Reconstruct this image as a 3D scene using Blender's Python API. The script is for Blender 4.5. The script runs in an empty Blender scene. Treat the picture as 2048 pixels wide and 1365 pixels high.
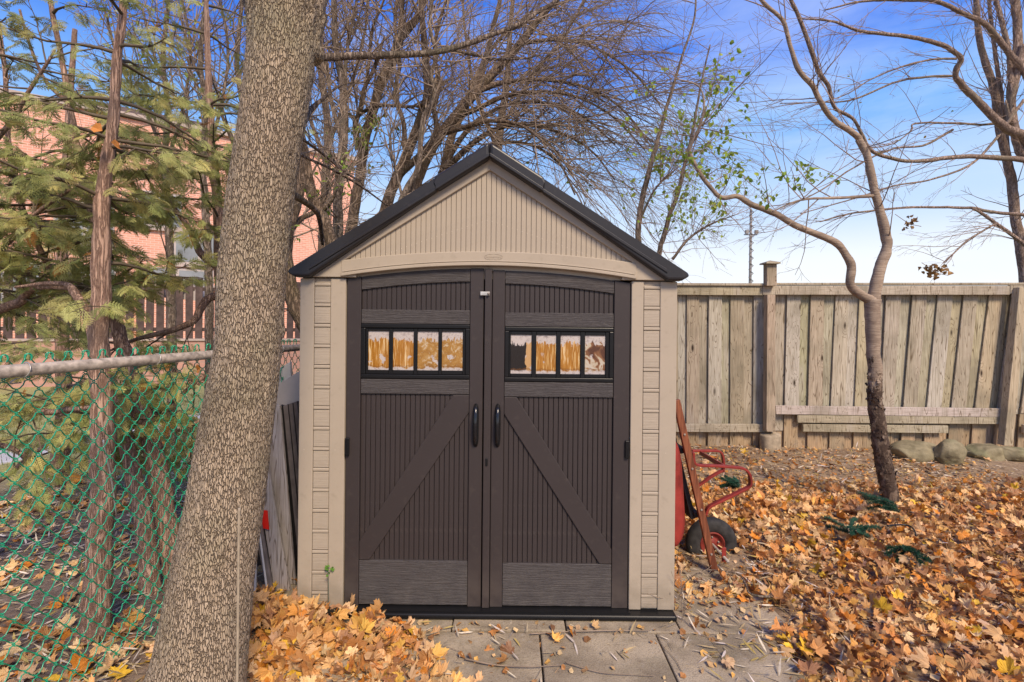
import bpy, bmesh, math, random
import numpy as np
from mathutils import Vector, Matrix, noise as mnoise

random.seed(7)
rng = np.random.default_rng(11)
R = math.radians
scene = bpy.context.scene
COL = scene.collection

# ------------------------------------------------------------------ camera
F = 1000.0            # focal length in photo pixels (photo 2048 wide)
EYE = 1.55
ROLL = R(0.57)
cam_d = bpy.data.cameras.new('camera')
cam_d.sensor_width = 36.0
cam_d.lens = F / 2048 * 36.0
cam_d.shift_y = -(682.5 - 645) / 2048
cam_d.clip_start = 0.05
cam_d.clip_end = 2000
cam = bpy.data.objects.new('camera', cam_d)
COL.objects.link(cam)
cam.matrix_world = Matrix.Translation((0, 0, EYE)) @ Matrix.Rotation(-ROLL, 4, 'Y') @ Matrix.Rotation(R(90), 4, 'X')
scene.camera = cam

# ------------------------------------------------------------------ world, sun, exposure
w = bpy.data.worlds.new('World')
scene.world = w
w.use_nodes = True
nt = w.node_tree
nt.nodes.clear()
SUN_DIR = Vector((-0.35, 0.80, -0.85)).normalized()      # the way the light travels
sun_el = math.asin(-SUN_DIR.z)
sun_az = math.atan2(-SUN_DIR.x, -SUN_DIR.y)
sky = nt.nodes.new('ShaderNodeTexSky')
sky.sky_type = 'NISHITA'
sky.sun_disc = False
sky.sun_elevation = sun_el
sky.sun_rotation = sun_az
tc = nt.nodes.new('ShaderNodeTexCoord')
sp = nt.nodes.new('ShaderNodeSeparateXYZ')
nt.links.new(tc.outputs['Generated'], sp.inputs[0])
rp = nt.nodes.new('ShaderNodeValToRGB')
cr = rp.color_ramp
cr.interpolation = 'EASE'
stops = [(0.0, (10.2, 10.2, 10.3)), (0.10, (9.2, 9.6, 10.2)), (0.21, (5.6, 7.4, 10.2)), (0.34, (2.3, 4.9, 10.0)),
         (0.46, (0.5, 2.2, 8.9)), (0.62, (0.28, 1.6, 7.4)), (1.0, (0.26, 1.3, 6.4))]
cr.elements[0].position = 0; cr.elements[1].position = 1
for p_, c_ in stops[1:-1]:
    cr.elements.new(p_)
for e_, (p_, c_) in zip(cr.elements, stops):
    e_.position = p_; e_.color = (*c_, 1)
nt.links.new(sp.outputs[2], rp.inputs[0])
mx = nt.nodes.new('ShaderNodeMix'); mx.data_type = 'RGBA'
mx.inputs[0].default_value = 0.12
nt.links.new(rp.outputs[0], mx.inputs[6]); nt.links.new(sky.outputs[0], mx.inputs[7])
# thin wind-drawn cloud
mp = nt.nodes.new('ShaderNodeMapping'); mp.inputs['Scale'].default_value = (1.1, 1.1, 3.8)
mp.inputs['Location'].default_value = (0.6, 0.25, 0.1)
nt.links.new(tc.outputs['Generated'], mp.inputs[0])
cn = nt.nodes.new('ShaderNodeTexNoise'); cn.inputs['Scale'].default_value = 2.3
cn.inputs['Detail'].default_value = 6; cn.inputs['Roughness'].default_value = 0.55; cn.inputs['Distortion'].default_value = 0.5
nt.links.new(mp.outputs[0], cn.inputs['Vector'])
cm = nt.nodes.new('ShaderNodeMapRange'); cm.inputs[1].default_value = 0.47; cm.inputs[2].default_value = 0.85
cm.inputs[3].default_value = 0.0; cm.inputs[4].default_value = 0.6
nt.links.new(cn.outputs[0], cm.inputs[0])
mx2 = nt.nodes.new('ShaderNodeMix'); mx2.data_type = 'RGBA'
nt.links.new(cm.outputs[0], mx2.inputs[0]); nt.links.new(mx.outputs[2], mx2.inputs[6])
mx2.inputs[7].default_value = (7.6, 8.6, 10.4, 1)
bg = nt.nodes.new('ShaderNodeBackground'); bg.inputs[1].default_value = 0.1
nt.links.new(mx2.outputs[2], bg.inputs[0])
wo = nt.nodes.new('ShaderNodeOutputWorld')
nt.links.new(bg.outputs[0], wo.inputs[0])

sd = bpy.data.lights.new('sun', 'SUN')
sd.energy = 4.2
sd.angle = R(17)
sd.color = (1.0, 0.83, 0.62)
so = bpy.data.objects.new('sun', sd)
COL.objects.link(so)
so.rotation_euler = SUN_DIR.to_track_quat('-Z', 'Y').to_euler()
so.location = (0, -5, 12)

scene.view_settings.view_transform = 'Standard'
scene.view_settings.look = 'None'
scene.view_settings.gamma = 1.0
scene.view_settings.exposure = 0.18
scene.view_settings.use_curve_mapping = False
scene.render.engine = 'CYCLES'

# ------------------------------------------------------------------ pixel -> place
cR, sR = math.cos(ROLL), math.sin(ROLL)
def at(px, py, Y):
    u = (px - 1024) / F * Y; v = (645 - py) / F * Y
    return Vector((u * cR - v * sR, Y, EYE + u * sR + v * cR))
def gp(px, py, z=0.0):
    d = at(px, py, 1.0); k = (z - EYE) / (d.z - EYE)
    return Vector((d.x * k, k, z))
def to_px(p):
    x, y, z = p[0], p[1], p[2] - EYE
    u = (x * cR + z * sR) / y; v = (-x * sR + z * cR) / y
    return 1024 + u * F, 645 - v * F

# ------------------------------------------------------------------ node helper
class NT:
    def __init__(s, name):
        s.m = bpy.data.materials.new(name); s.m.use_nodes = True
        s.t = s.m.node_tree; s.t.nodes.clear()
        s.out = s.n('ShaderNodeOutputMaterial')
    def n(s, ty, ins=None, **kw):
        nd = s.t.nodes.new(ty)
        for k, v in kw.items(): setattr(nd, k, v)
        for k, v in (ins or {}).items(): s.put(nd.inputs[k], v)
        return nd
    def put(s, sock, v):
        if isinstance(v, bpy.types.NodeSocket): s.t.links.new(v, sock)
        elif isinstance(v, bpy.types.Node): s.t.links.new(v.outputs[0], sock)
        else:
            if isinstance(v, tuple) and len(v) == 3 and sock.type == 'RGBA': v = (*v, 1)
            sock.default_value = v
    def mix(s, f, a, b, bt='MIX'):
        nd = s.t.nodes.new('ShaderNodeMix'); nd.data_type = 'RGBA'; nd.blend_type = bt
        s.put(nd.inputs[0], f); s.put(nd.inputs[6], a); s.put(nd.inputs[7], b)
        return nd.outputs[2]
    def mth(s, op, a, b=0.0, clamp=False):
        nd = s.t.nodes.new('ShaderNodeMath'); nd.operation = op; nd.use_clamp = clamp
        s.put(nd.inputs[0], a); s.put(nd.inputs[1], b)
        return nd.outputs[0]
    def rng(s, v, a, b, c=0.0, d=1.0):
        return s.n('ShaderNodeMapRange', {0: v, 1: a, 2: b, 3: c, 4: d}).outputs[0]
    def co(s, scale=(1, 1, 1), src='Object', rand=0.0):
        v = s.n('ShaderNodeTexCoord').outputs[src]
        if rand:
            oi = s.n('ShaderNodeObjectInfo')
            o = s.n('ShaderNodeVectorMath', {0: (rand, rand * 1.7, rand * 2.3)}, operation='SCALE')
            s.put(o.inputs['Scale'], oi.outputs['Random'])
            v = s.n('ShaderNodeVectorMath', {0: v, 1: o.outputs[0]}, operation='ADD').outputs[0]
        return s.n('ShaderNodeMapping', {0: v, 'Scale': scale}).outputs[0]
    def noise(s, v, sc, det=4.0, ro=0.55, dist=0.0):
        return s.n('ShaderNodeTexNoise', {'Vector': v, 'Scale': sc, 'Detail': det, 'Roughness': ro, 'Distortion': dist}).outputs[0]
    def ramp(s, v, st):
        nd = s.n('ShaderNodeValToRGB', {0: v}); e = nd.color_ramp.elements
        e[0].position, e[1].position = st[0][0], st[-1][0]
        for p, c in st[1:-1]: e.new(p)
        for x, (p, c) in zip(e, st): x.position = p; x.color = (*c, 1)
        return nd.outputs[0]
    def bump(s, h, st=0.3, d=0.01, nrm=None):
        ins = {'Height': h, 'Strength': st, 'Distance': d}
        if nrm is not None: ins['Normal'] = nrm
        return s.n('ShaderNodeBump', ins).outputs[0]
    def pbr(s, col, ro=0.7, nrm=None, spec=0.3, metal=0.0, trans=None):
        b = s.n('ShaderNodeBsdfPrincipled', {'Base Color': col, 'Roughness': ro, 'Metallic': metal, 'Specular IOR Level': spec})
        if nrm is not None: s.put(b.inputs['Normal'], nrm)
        sh = b.outputs[0]
        if trans is not None:
            tr = s.n('ShaderNodeBsdfTranslucent', {'Color': trans[1]})
            sh = s.n('ShaderNodeMixShader', {0: trans[0], 1: sh, 2: tr.outputs[0]}).outputs[0]
        s.put(s.out.inputs[0], sh)
        return s.m

MAT = {}
def simple(name, col, ro=0.6, var=0.12, sc=8.0, bump=0.0, spec=0.3, metal=0.0, bsc=60.0):
    t = NT(name); v = t.co()
    n = t.noise(v, sc, 5)
    c2 = tuple(x * (1 - var * 2) for x in col)
    c = t.mix(t.rng(n, 0.35, 0.7), col, c2)
    nr = t.bump(t.noise(v, bsc, 4), bump, 0.004) if bump else None
    MAT[name] = t.pbr(c, ro, nr, spec, metal)
    return MAT[name]

# plastics of the shed
def plastic(name, col, dirt, grain=None, ro=0.5, gk=0.24):
    t = NT(name); v = t.co()
    n = t.noise(v, 3.5, 6); n2 = t.noise(v, 30, 4)
    c = t.mix(t.rng(n, 0.4, 0.75, 0, 0.5), col, tuple(x * 0.82 for x in col))
    c = t.mix(t.rng(n2, 0.58, 0.8, 0, 0.35), c, dirt)
    # rain-splashed dust on the lower part, geometry position in metres
    g = t.n('ShaderNodeNewGeometry'); sx = t.n('ShaderNodeSeparateXYZ', {0: g.outputs['Position']})
    low = t.rng(sx.outputs[2], 0.34, 0.0, 0, 0.85)
    c = t.mix(t.mth('MULTIPLY', low, t.rng(t.noise(v, 11, 5), 0.3, 0.65)), c, dirt)
    # fine pale specks
    vo = t.n('ShaderNodeTexVoronoi', {'Vector': v, 'Scale': 26.0})
    spk = t.rng(vo.outputs['Distance'], 0.045, 0.03)
    pick = t.rng(t.noise(v, 9, 2), 0.58, 0.6)
    c = t.mix(t.mth('MULTIPLY', spk, t.mth('MULTIPLY', pick, 0.6)), c, tuple(min(1, x * 2.2 + .08) for x in col))
    if grain:
        gv = t.co(grain, rand=3.0)
        h = t.noise(gv, 1.0, 5, 0.6, 0.6)
        h2 = t.rng(h, 0.42, 0.56)
        nr = t.bump(h2, 0.6 if gk > .2 else 0.3, 0.003)
        c = t.mix(t.rng(h, 0.40, 0.52, gk, 0.0), c, tuple(x * 0.45 for x in col))
    else:
        nr = t.bump(t.noise(v, 420, 3), 0.16, 0.001)
    MAT[name] = t.pbr(c, ro, nr, 0.35)
plastic('beige_plastic', (0.415, 0.345, 0.264), (0.25, 0.205, 0.15), ro=0.62)
plastic('beige_grain', (0.42, 0.35, 0.27), (0.25, 0.205, 0.15), (6, 6, 210), ro=0.65, gk=0.12)
plastic('brown_plastic', (0.043, 0.0335, 0.0325), (0.09, 0.072, 0.062), ro=0.5)
plastic('brown_grain', (0.070, 0.061, 0.060), (0.12, 0.105, 0.095), (8, 8, 210), ro=0.5)
plastic('roof_plastic', (0.026, 0.024, 0.026), (0.07, 0.06, 0.055), ro=0.36)
simple('black_frame', (0.010, 0.010, 0.011), 0.35, 0.1)
simple('seam_dark', (0.008, 0.007, 0.007), 0.8)
simple('handle_black', (0.012, 0.012, 0.014), 0.16, 0.05, spec=0.5)
simple('hasp_metal', (0.62, 0.61, 0.58), 0.4, 0.2, 40, metal=0.4)

def film(name, kind):
    t = NT(name); v = t.co(rand=5.0); raw = t.n('ShaderNodeTexCoord').outputs['Object']
    sx = t.n('ShaderNodeSeparateXYZ', {0: raw}); z = sx.outputs[2]; x = sx.outputs[0]
    nz = t.noise(v, 22, 5, 0.6)
    jag = t.noise(t.n('ShaderNodeMapping', {0: v, 'Scale': (1.0, 1.0, 0.25)}).outputs[0], 55, 4, 0.7)
    top = t.mth('ADD', z, t.mth('MULTIPLY', t.mth('SUBTRACT', jag, 0.5), 0.13))
    inside = t.rng(top, 0.062, 0.058)
    botm = t.mth('ADD', z, t.mth('MULTIPLY', t.mth('SUBTRACT', nz, 0.5), 0.06))
    inside = t.mth('MULTIPLY', inside, t.rng(botm, -0.092, -0.086))
    patch = t.rng(t.noise(v, 17, 3, 0.5), 0.64, 0.67)
    patch = t.mth('MULTIPLY', patch, t.rng(z, 0.03, -0.03) if kind == 0 else 1.0)
    inside = t.mth('MULTIPLY', inside, t.mth('SUBTRACT', 1.0, patch))
    streak = t.noise(t.n('ShaderNodeMapping', {0: v, 'Scale': (1.0, 1.0, 0.07)}).outputs[0], 75, 3, 0.6, 0.2)
    st2 = t.noise(v, 60, 5, 0.7)
    if kind == 0:
        am = t.ramp(streak, [(0.34, (0.70, 0.52, 0.28)), (0.42, (0.42, 0.19, 0.03)), (0.55, (0.31, 0.125, 0.015)), (0.64, (0.60, 0.38, 0.14)), (0.70, (0.66, 0.52, 0.33))])
    elif kind == 1:
        am = t.ramp(t.noise(v, 26, 5, 0.65, 0.8), [(0.34, (0.56, 0.46, 0.31)), (0.42, (0.30, 0.14, 0.025)), (0.56, (0.40, 0.22, 0.06)), (0.66, (0.56, 0.46, 0.32))])
    elif kind == 2:
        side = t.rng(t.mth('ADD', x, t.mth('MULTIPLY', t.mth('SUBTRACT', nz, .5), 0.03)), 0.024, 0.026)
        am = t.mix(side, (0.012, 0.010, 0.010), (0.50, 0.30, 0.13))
    else:
        am = t.ramp(t.noise(v, 14, 3, 0.5, 0.9), [(0.40, (0.09, 0.035, 0.02)), (0.50, (0.24, 0.11, 0.05)), (0.53, (0.46, 0.38, 0.27)), (0.62, (0.52, 0.47, 0.40)), (0.66, (0.30, 0.16, 0.06))])
    edge = t.rng(t.mth('ABSOLUTE', t.mth('SUBTRACT', botm, -0.082)), 0.007, 0.0, 0, 0.6)
    am = t.mix(edge, am, (0.16, 0.06, 0.01))
    wh = t.mix(t.rng(st2, 0.52, 0.68), (0.50, 0.44, 0.41), (0.26, 0.21, 0.20))
    wh = t.mix(t.rng(t.noise(v, 230, 2), 0.66, 0.72), wh, (0.08, 0.06, 0.055))
    c = t.mix(inside, wh, am)
    MAT[name] = t.pbr(c, t.rng(inside, 0, 1, 0.5, 0.22), t.bump(inside, 0.4, 0.001), 0.4)
    pb = [n for n in t.t.nodes if n.type == 'BSDF_PRINCIPLED'][0]; pb.inputs['Coat Weight'].default_value = 0.8; pb.inputs['Coat Roughness'].default_value = 0.06
for k in range(4): film('film_%d' % k, k)

# bark
def bark(name, c_hi, c_lo, sx, sz, patch=None, bs=0.9, dist=0.012, det=5, wid=0.09, di=0.7):
    t = NT(name); v = t.co((sx, sx, sz)); w = t.co((1, 1, 1))
    n = t.noise(v, 1.0, det, 0.6, di)
    rid = t.mth('ABSOLUTE', t.mth('SUBTRACT', n, 0.5))
    h = t.rng(rid, 0.0, wid)
    n2 = t.noise(w, 4.5, 5)
    c = t.mix(h, c_lo, c_hi)
    c = t.mix(t.rng(n2, 0.4, 0.7, 0, 0.55), c, tuple(x * 0.6 for x in c_hi))
    c = t.mix(t.rng(t.noise(w, 30, 4), 0.5, 0.75, 0, 0.4), c, tuple(min(1, x * 1.35) for x in c_hi))
    if patch is not None:
        c = t.mix(t.rng(t.noise(w, 2.2, 4), 0.52, 0.68, 0, 0.6), c, patch)
    MAT[name] = t.pbr(c, 0.9, t.bump(h, bs, dist), 0.15)
bark('maple_bark', (0.50, 0.395, 0.285), (0.26, 0.195, 0.14), 140, 24, (0.36, 0.305, 0.20), 1.0, 0.012, 3, 0.065, 0.45)
t = NT('maple_bark'); w_ = t.co()
wv = t.n('ShaderNodeTexNoise', {'Vector': w_, 'Scale': 34.0, 'Detail': 3.0}).outputs['Color']
off = t.n('ShaderNodeVectorMath', {0: wv, 1: (0.016, 0.016, 0.03)}, operation='MULTIPLY').outputs[0]
wp = t.n('ShaderNodeVectorMath', {0: w_, 1: off}, operation='ADD').outputs[0]
vc = t.n('ShaderNodeMapping', {0: wp, 'Scale': (150, 150, 30)}).outputs[0]
ed = t.n('ShaderNodeTexVoronoi', {'Vector': vc, 'Scale': 1.0}, feature='DISTANCE_TO_EDGE').outputs['Distance']
cell = t.n('ShaderNodeTexVoronoi', {'Vector': vc, 'Scale': 1.0}).outputs['Color']
crk = t.rng(ed, 0.0, 0.14)
fi = t.noise(t.co((210, 210, 60)), 1.0, 4, 0.6)
c_ = t.mix(t.n('ShaderNodeSeparateColor', {0: cell}).outputs[0], (0.46, 0.355, 0.245), (0.56, 0.44, 0.315))
c_ = t.mix(t.rng(fi, 0.42, 0.66, 0, 0.55), c_, (0.33, 0.25, 0.17))
c_ = t.mix(t.rng(t.noise(w_, 4.0, 5), 0.45, 0.68, 0, 0.6), c_, (0.30, 0.265, 0.165))
c_ = t.mix(t.rng(t.noise(w_, 2.6, 4), 0.50, 0.66, 0, 0.45), c_, (0.24, 0.18, 0.125))
c_ = t.mix(t.mth('SUBTRACT', 1.0, crk), c_, (0.235, 0.172, 0.118))
MAT['maple_bark'] = t.pbr(c_, 0.9, t.bump(t.mth('ADD', crk, t.mth('MULTIPLY', fi, 0.35)), 1.0, 0.008), 0.12)
bark('cedar_bark', (0.52, 0.34, 0.25), (0.22, 0.125, 0.09), 70, 6, (0.26, 0.20, 0.17), 0.9, 0.006)
bark('grey_bark', (0.29, 0.225, 0.175), (0.07, 0.05, 0.035), 45, 9, (0.17, 0.15, 0.09), 0.9, 0.008)
bark('brown_bark', (0.27, 0.195, 0.14), (0.08, 0.055, 0.038), 40, 9, (0.12, 0.10, 0.05), 0.9, 0.01)
simple('twig_bark', (0.36, 0.27, 0.195), 0.8, 0.3, 6)
simple('twig_reddish', (0.38, 0.265, 0.20), 0.8, 0.3, 6)
simple('twig_cedar', (0.17, 0.13, 0.085), 0.85, 0.3, 8)
# cherry-like bark: smooth pale rings above, dark torn bark below
t = NT('cherry_bark'); w_ = t.co()
g = t.n('ShaderNodeNewGeometry'); sx_ = t.n('ShaderNodeSeparateXYZ', {0: g.outputs['Position']})
ring = t.noise(t.co((14, 14, 120)), 1.0, 4, 0.6, 0.8)
up = t.mix(t.rng(ring, 0.42, 0.62), (0.42, 0.325, 0.24), (0.26, 0.19, 0.14))
up = t.mix(t.rng(t.noise(w_, 5, 5), 0.42, 0.62, 0, 0.6), up, (0.17, 0.125, 0.095))
flk = t.noise(t.co((22, 22, 12)), 1.0, 5, 0.65, 0.6)
lo = t.mix(t.rng(flk, 0.50, 0.60), (0.075, 0.05, 0.037), (0.20, 0.145, 0.105))
hz = t.mth('ADD', sx_.outputs[2], t.mth('MULTIPLY', t.mth('SUBTRACT', t.noise(t.co((9, 9, 5)), 1.0, 4, 0.7), 0.5), 1.7))
msk = t.rng(hz, 1.02, 1.18)
c_ = t.mix(msk, lo, up)
hh = t.mth('ADD', t.mth('MULTIPLY', flk, t.mth('SUBTRACT', 1.0, msk)), t.mth('MULTIPLY', ring, 0.25))
MAT['cherry_bark'] = t.pbr(c_, 0.85, t.bump(hh, 1.0, 0.02), 0.2)

bark('pale_bark', (0.42, 0.31, 0.245), (0.16, 0.11, 0.08), 45, 14, (0.30, 0.25, 0.17), 0.9, 0.008)
# leaf materials driven by a per-leaf colour
def leafmat(name, ro=0.6, tf=0.3, sc=60, obj=False, spec=0.3):
    t = NT(name)
    if obj:
        oi = t.n('ShaderNodeObjectInfo'); r = oi.outputs['Random']
        c = t.ramp(r, [(0, (0.62, 0.32, 0.11)), (0.12, (0.76, 0.47, 0.21)), (0.25, (0.42, 0.18, 0.05)), (0.38, (0.80, 0.56, 0.31)), (0.5, (0.64, 0.24, 0.035)),
                       (0.62, (0.76, 0.43, 0.13)), (0.72, (0.34, 0.16, 0.08)), (0.82, (0.56, 0.31, 0.15)), (0.90, (0.80, 0.48, 0.04)), (1.0, (0.70, 0.45, 0.28))])
    else:
        c = t.n('ShaderNodeAttribute', attribute_name='Col').outputs['Color']
    v = t.co()
    n = t.noise(v, sc, 5, 0.65)
    c = t.mix(t.rng(n, 0.50, 0.72, 0, 0.55), c, t.mix(1.0, c, (0.55, 0.42, 0.35), 'MULTIPLY'))
    c = t.mix(t.rng(t.noise(v, sc * 0.4, 3), 0.5, 0.75, 0, 0.4), c, t.mix(1.0, c, (1.35, 1.3, 1.1), 'MULTIPLY'))
    nr = t.bump(t.noise(v, sc * 1.6, 4), 0.5, 0.004)
    MAT[name] = t.pbr(c, ro, nr, spec, trans=(tf, c))
leafmat('dead_leaf', 0.45, 0.15, 55)
leafmat('dead_leaf_single', 0.5, 0.12, 55, obj=True)
leafmat('green_leaf', 0.5, 0.4, 60)
leafmat('cedar_leaf', 0.6, 0.3, 40)
simple('needle_green', (0.022, 0.095, 0.055), 0.5, 0.3, 30)

# ground
t = NT('soil'); v = t.co(); n = t.noise(v, 1.3, 6); n2 = t.noise(v, 22, 6, 0.7)
c_ = t.mix(t.rng(n, 0.35, 0.65), (0.40, 0.295, 0.195), (0.28, 0.195, 0.125))
c_ = t.mix(t.rng(n2, 0.45, 0.7, 0, 0.7), c_, (0.15, 0.10, 0.07))
sx_ = t.n('ShaderNodeSeparateXYZ', {0: v})
left = t.rng(sx_.outputs[0], -1.45, -1.75)
c_ = t.mix(t.mth('MULTIPLY', left, 0.8), c_, t.mix(t.rng(n2, 0.4, 0.65), (0.21, 0.165, 0.145), (0.11, 0.085, 0.075)))
yy = t.mth('ADD', sx_.outputs[1], t.mth('MULTIPLY', n, 2.2))
lawn = t.mth('MULTIPLY', t.rng(yy, 5.2, 6.4), left)
far = t.rng(sx_.outputs[1], 6.6, 7.4)
lawn = t.mth('MAXIMUM', lawn, far)
gc = t.mix(t.rng(n2, 0.35, 0.65), (0.30, 0.30, 0.11), (0.42, 0.37, 0.17))
c_ = t.mix(lawn, c_, gc)
MAT['soil'] = t.pbr(c_, 0.95, t.bump(n2, 0.9, 0.03), 0.1)

t = NT('slab'); v = t.co(rand=6.0); n = t.noise(v, 3.5, 6, 0.6); n2 = t.noise(v, 120, 4, 0.7)
c_ = t.mix(t.rng(n, 0.38, 0.66), (0.44, 0.36, 0.255), (0.25, 0.20, 0.14))
c_ = t.mix(t.rng(t.noise(v, 6, 5), 0.5, 0.75, 0, 0.6), c_, (0.19, 0.165, 0.10))
c_ = t.mix(t.rng(n2, 0.50, 0.72, 0, 0.7), c_, (0.12, 0.09, 0.065))
c_ = t.mix(t.rng(t.noise(v, 14, 6, 0.7, 0.6), 0.54, 0.68, 0, 0.55), c_, (0.17, 0.13, 0.09))
c_ = t.mix(t.rng(t.noise(v, 60, 3), 0.6, 0.75, 0, 0.4), c_, (0.5, 0.47, 0.42))
MAT['slab'] = t.pbr(c_, 0.9, t.bump(t.mth('ADD', n2, n), 0.6, 0.008), 0.2)
simple('concrete', (0.44, 0.355, 0.25), 0.9, 0.25, 14, 0.5)
simple('path_concrete', (0.62, 0.60, 0.57), 0.9, 0.15, 3, 0.3)

# wood of the fence
def wood(name, stops, ro=0.85, knots=True, gsc=(26, 26, 1.6)):
    t = NT(name); oi = t.n('ShaderNodeObjectInfo'); r = oi.outputs['Random']
    v = t.co(rand=37.0); gv = t.n('ShaderNodeMapping', {0: v, 'Scale': gsc}).outputs[0]
    # warp the grain around knots
    vk = t.n('ShaderNodeMapping', {0: v, 'Scale': (7.5, 7.5, 2.6)}).outputs[0]
    vo = t.n('ShaderNodeTexVoronoi', {'Vector': vk, 'Scale': 1.0, 'Randomness': 1.0}); kd = vo.outputs['Distance']
    kn = t.rng(kd, 0.16, 0.06)
    halo = t.rng(kd, 0.42, 0.08)
    pl = t.noise(t.n('ShaderNodeMapping', {0: v, 'Scale': (13, 13, 0.9)}).outputs[0], 1.0, 2, 0.5, 0.35)
    sel = t.rng(t.n('ShaderNodeSeparateColor', {0: vo.outputs['Color']}).outputs[0], 0.45, 0.5)
    kn = t.mth('MULTIPLY', kn, sel)
    ph = t.mth('ADD', t.mth('MULTIPLY', pl, 34.0), t.mth('MULTIPLY', t.mth('MULTIPLY', halo, sel), 9.0))
    rings = t.mth('ABSOLUTE', t.mth('SINE', ph))
    fine = t.noise(gv, 3.0, 5, 0.7, 0.3)
    base = t.ramp(r, stops)
    hue2 = t.noise(t.n('ShaderNodeMapping', {0: v, 'Scale': (4, 4, 0.6)}).outputs[0], 1.0, 3)
    base = t.mix(t.rng(hue2, 0.48, 0.70, 0, 0.6), base, (0.33, 0.285, 0.20))
    base = t.mix(t.rng(hue2, 0.42, 0.28, 0, 0.6), base, (0.50, 0.45, 0.41))
    late = t.rng(rings, 0.35, 0.05)
    c = t.mix(t.mth('MULTIPLY', late, 0.85), base, t.mix(1.0, base, (0.32, 0.27, 0.22), 'MULTIPLY'))
    c = t.mix(t.rng(fine, 0.42, 0.66, 0, 0.6), c, t.mix(1.0, c, (0.55, 0.5, 0.46), 'MULTIPLY'))
    c = t.mix(t.rng(t.noise(v, 2.0, 5), 0.48, 0.70, 0, 0.65), c, (0.20, 0.175, 0.125))
    if knots: c = t.mix(kn, c, (0.045, 0.030, 0.02))
    MAT[name] = t.pbr(c, ro, t.bump(t.mth('ADD', fine, t.mth('MULTIPLY', late, -0.5)), 0.55, 0.004), 0.15)
wood('fence_wood', [(0, (0.38, 0.31, 0.21)), (0.15, (0.54, 0.49, 0.41)), (0.3, (0.42, 0.40, 0.26)), (0.45, (0.56, 0.45, 0.30)), (0.6, (0.50, 0.48, 0.42)), (0.75, (0.46, 0.37, 0.27)), (0.9, (0.60, 0.55, 0.44)), (1, (0.36, 0.33, 0.21))])
wood('fence_tan', [(0, (0.46, 0.325, 0.20)), (0.5, (0.50, 0.36, 0.23)), (1, (0.42, 0.30, 0.18))], gsc=(22, 22, 2), knots=False)
wood('rail_wood', [(0, (0.44, 0.385, 0.27)), (0.5, (0.50, 0.43, 0.34)), (1, (0.42, 0.37, 0.24))], gsc=(1.6, 26, 26))
wood('post_wood', [(0, (0.49, 0.37, 0.285)), (1, (0.50, 0.40, 0.30))])
wood('grey_panel', [(0, (0.42, 0.37, 0.36)), (0.5, (0.52, 0.47, 0.46)), (1, (0.40, 0.36, 0.35))], knots=False)
wood('grey_panel_h', [(0, (0.52, 0.44, 0.39)), (1, (0.55, 0.47, 0.42))], knots=False, gsc=(1.6, 26, 26))
simple('panel_plastic', (0.50, 0.45, 0.44), 0.5, 0.12, 5)
simple('panel_dark', (0.22, 0.19, 0.19), 0.6, 0.25, 12)
simple('edge_black', (0.018, 0.016, 0.017), 0.6)
simple('white_board', (0.55, 0.54, 0.56), 0.6, 0.1, 5)
simple('red_tape', (0.66, 0.018, 0.01), 0.4, 0.04)
simple('galvanised', (0.50, 0.425, 0.36), 0.55, 0.3, 35, 0.15, metal=0.1)
simple('tie_metal', (0.55, 0.52, 0.48), 0.4, 0.2, 60, metal=0.5)
simple('green_vinyl', (0.008, 0.33, 0.17), 0.25, 0.12, 20, spec=0.7)
simple('red_paint', (0.33, 0.042, 0.032), 0.5, 0.25, 9, 0.1)
simple('red_hub', (0.27, 0.04, 0.028), 0.6, 0.3, 40)
simple('tray_under', (0.03, 0.027, 0.027), 0.6, 0.2, 20)
simple('rubber', (0.05, 0.046, 0.044), 0.75, 0.35, 16, 0.4)
t = NT('handle_wood'); gv = t.co((60, 60, 5)); n = t.noise(gv, 1, 4, .6, .4)
MAT['handle_wood'] = t.pbr(t.mix(t.rng(n, 0.35, 0.62), (0.29, 0.10, 0.048), (0.12, 0.038, 0.02)), 0.5, t.bump(n, 0.3, 0.002))
t = NT('stone'); v = t.co(rand=3.0); n = t.noise(v, 7, 6, 0.62)
c_ = t.mix(t.rng(n, 0.38, 0.65), (0.31, 0.265, 0.165), (0.16, 0.135, 0.08))
c_ = t.mix(t.rng(t.noise(v, 3, 4), 0.5, 0.7, 0, .6), c_, (0.19, 0.20, 0.10))
MAT['stone'] = t.pbr(c_, 0.9, t.bump(t.noise(v, 40, 5), 0.6, 0.01), 0.15)
# brick
def brick(name, a, b, mo, sc=1.0):
    t = NT(name); v = t.n('ShaderNodeTexCoord').outputs['UV']
    bt = t.n('ShaderNodeTexBrick', {'Vector': v, 'Color1': a, 'Color2': b, 'Mortar': mo, 'Scale': sc, 'Mortar Size': 0.009, 'Brick Width': 0.22, 'Row Height': 0.075, 'Bias': 0.1})
    n = t.noise(v, 0.7, 5)
    c = t.mix(t.rng(n, 0.35, 0.7, 0, 0.5), bt.outputs[0], tuple(min(1, x * 1.15) for x in a))
    MAT[name] = t.pbr(c, 0.9, t.bump(bt.outputs['Fac'], -0.4, 0.01), 0.1)
brick('brick', (0.74, 0.37, 0.27), (0.62, 0.28, 0.20), (0.76, 0.56, 0.47))
brick('pink_block', (0.50, 0.28, 0.22), (0.46, 0.25, 0.20), (0.40, 0.26, 0.21), 0.5)
simple('picket_brown', (0.12, 0.08, 0.07), 0.8, 0.3, 6)
simple('trim_pale', (0.50, 0.40, 0.35), 0.7, 0.1, 3)
simple('roof_slate', (0.16, 0.12, 0.12), 0.8, 0.2, 4)
simple('window_glass', (0.30, 0.32, 0.34), 0.08, 0.2, 1, spec=0.8)
simple('window_white', (0.50, 0.43, 0.40), 0.5, 0.05)
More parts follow.
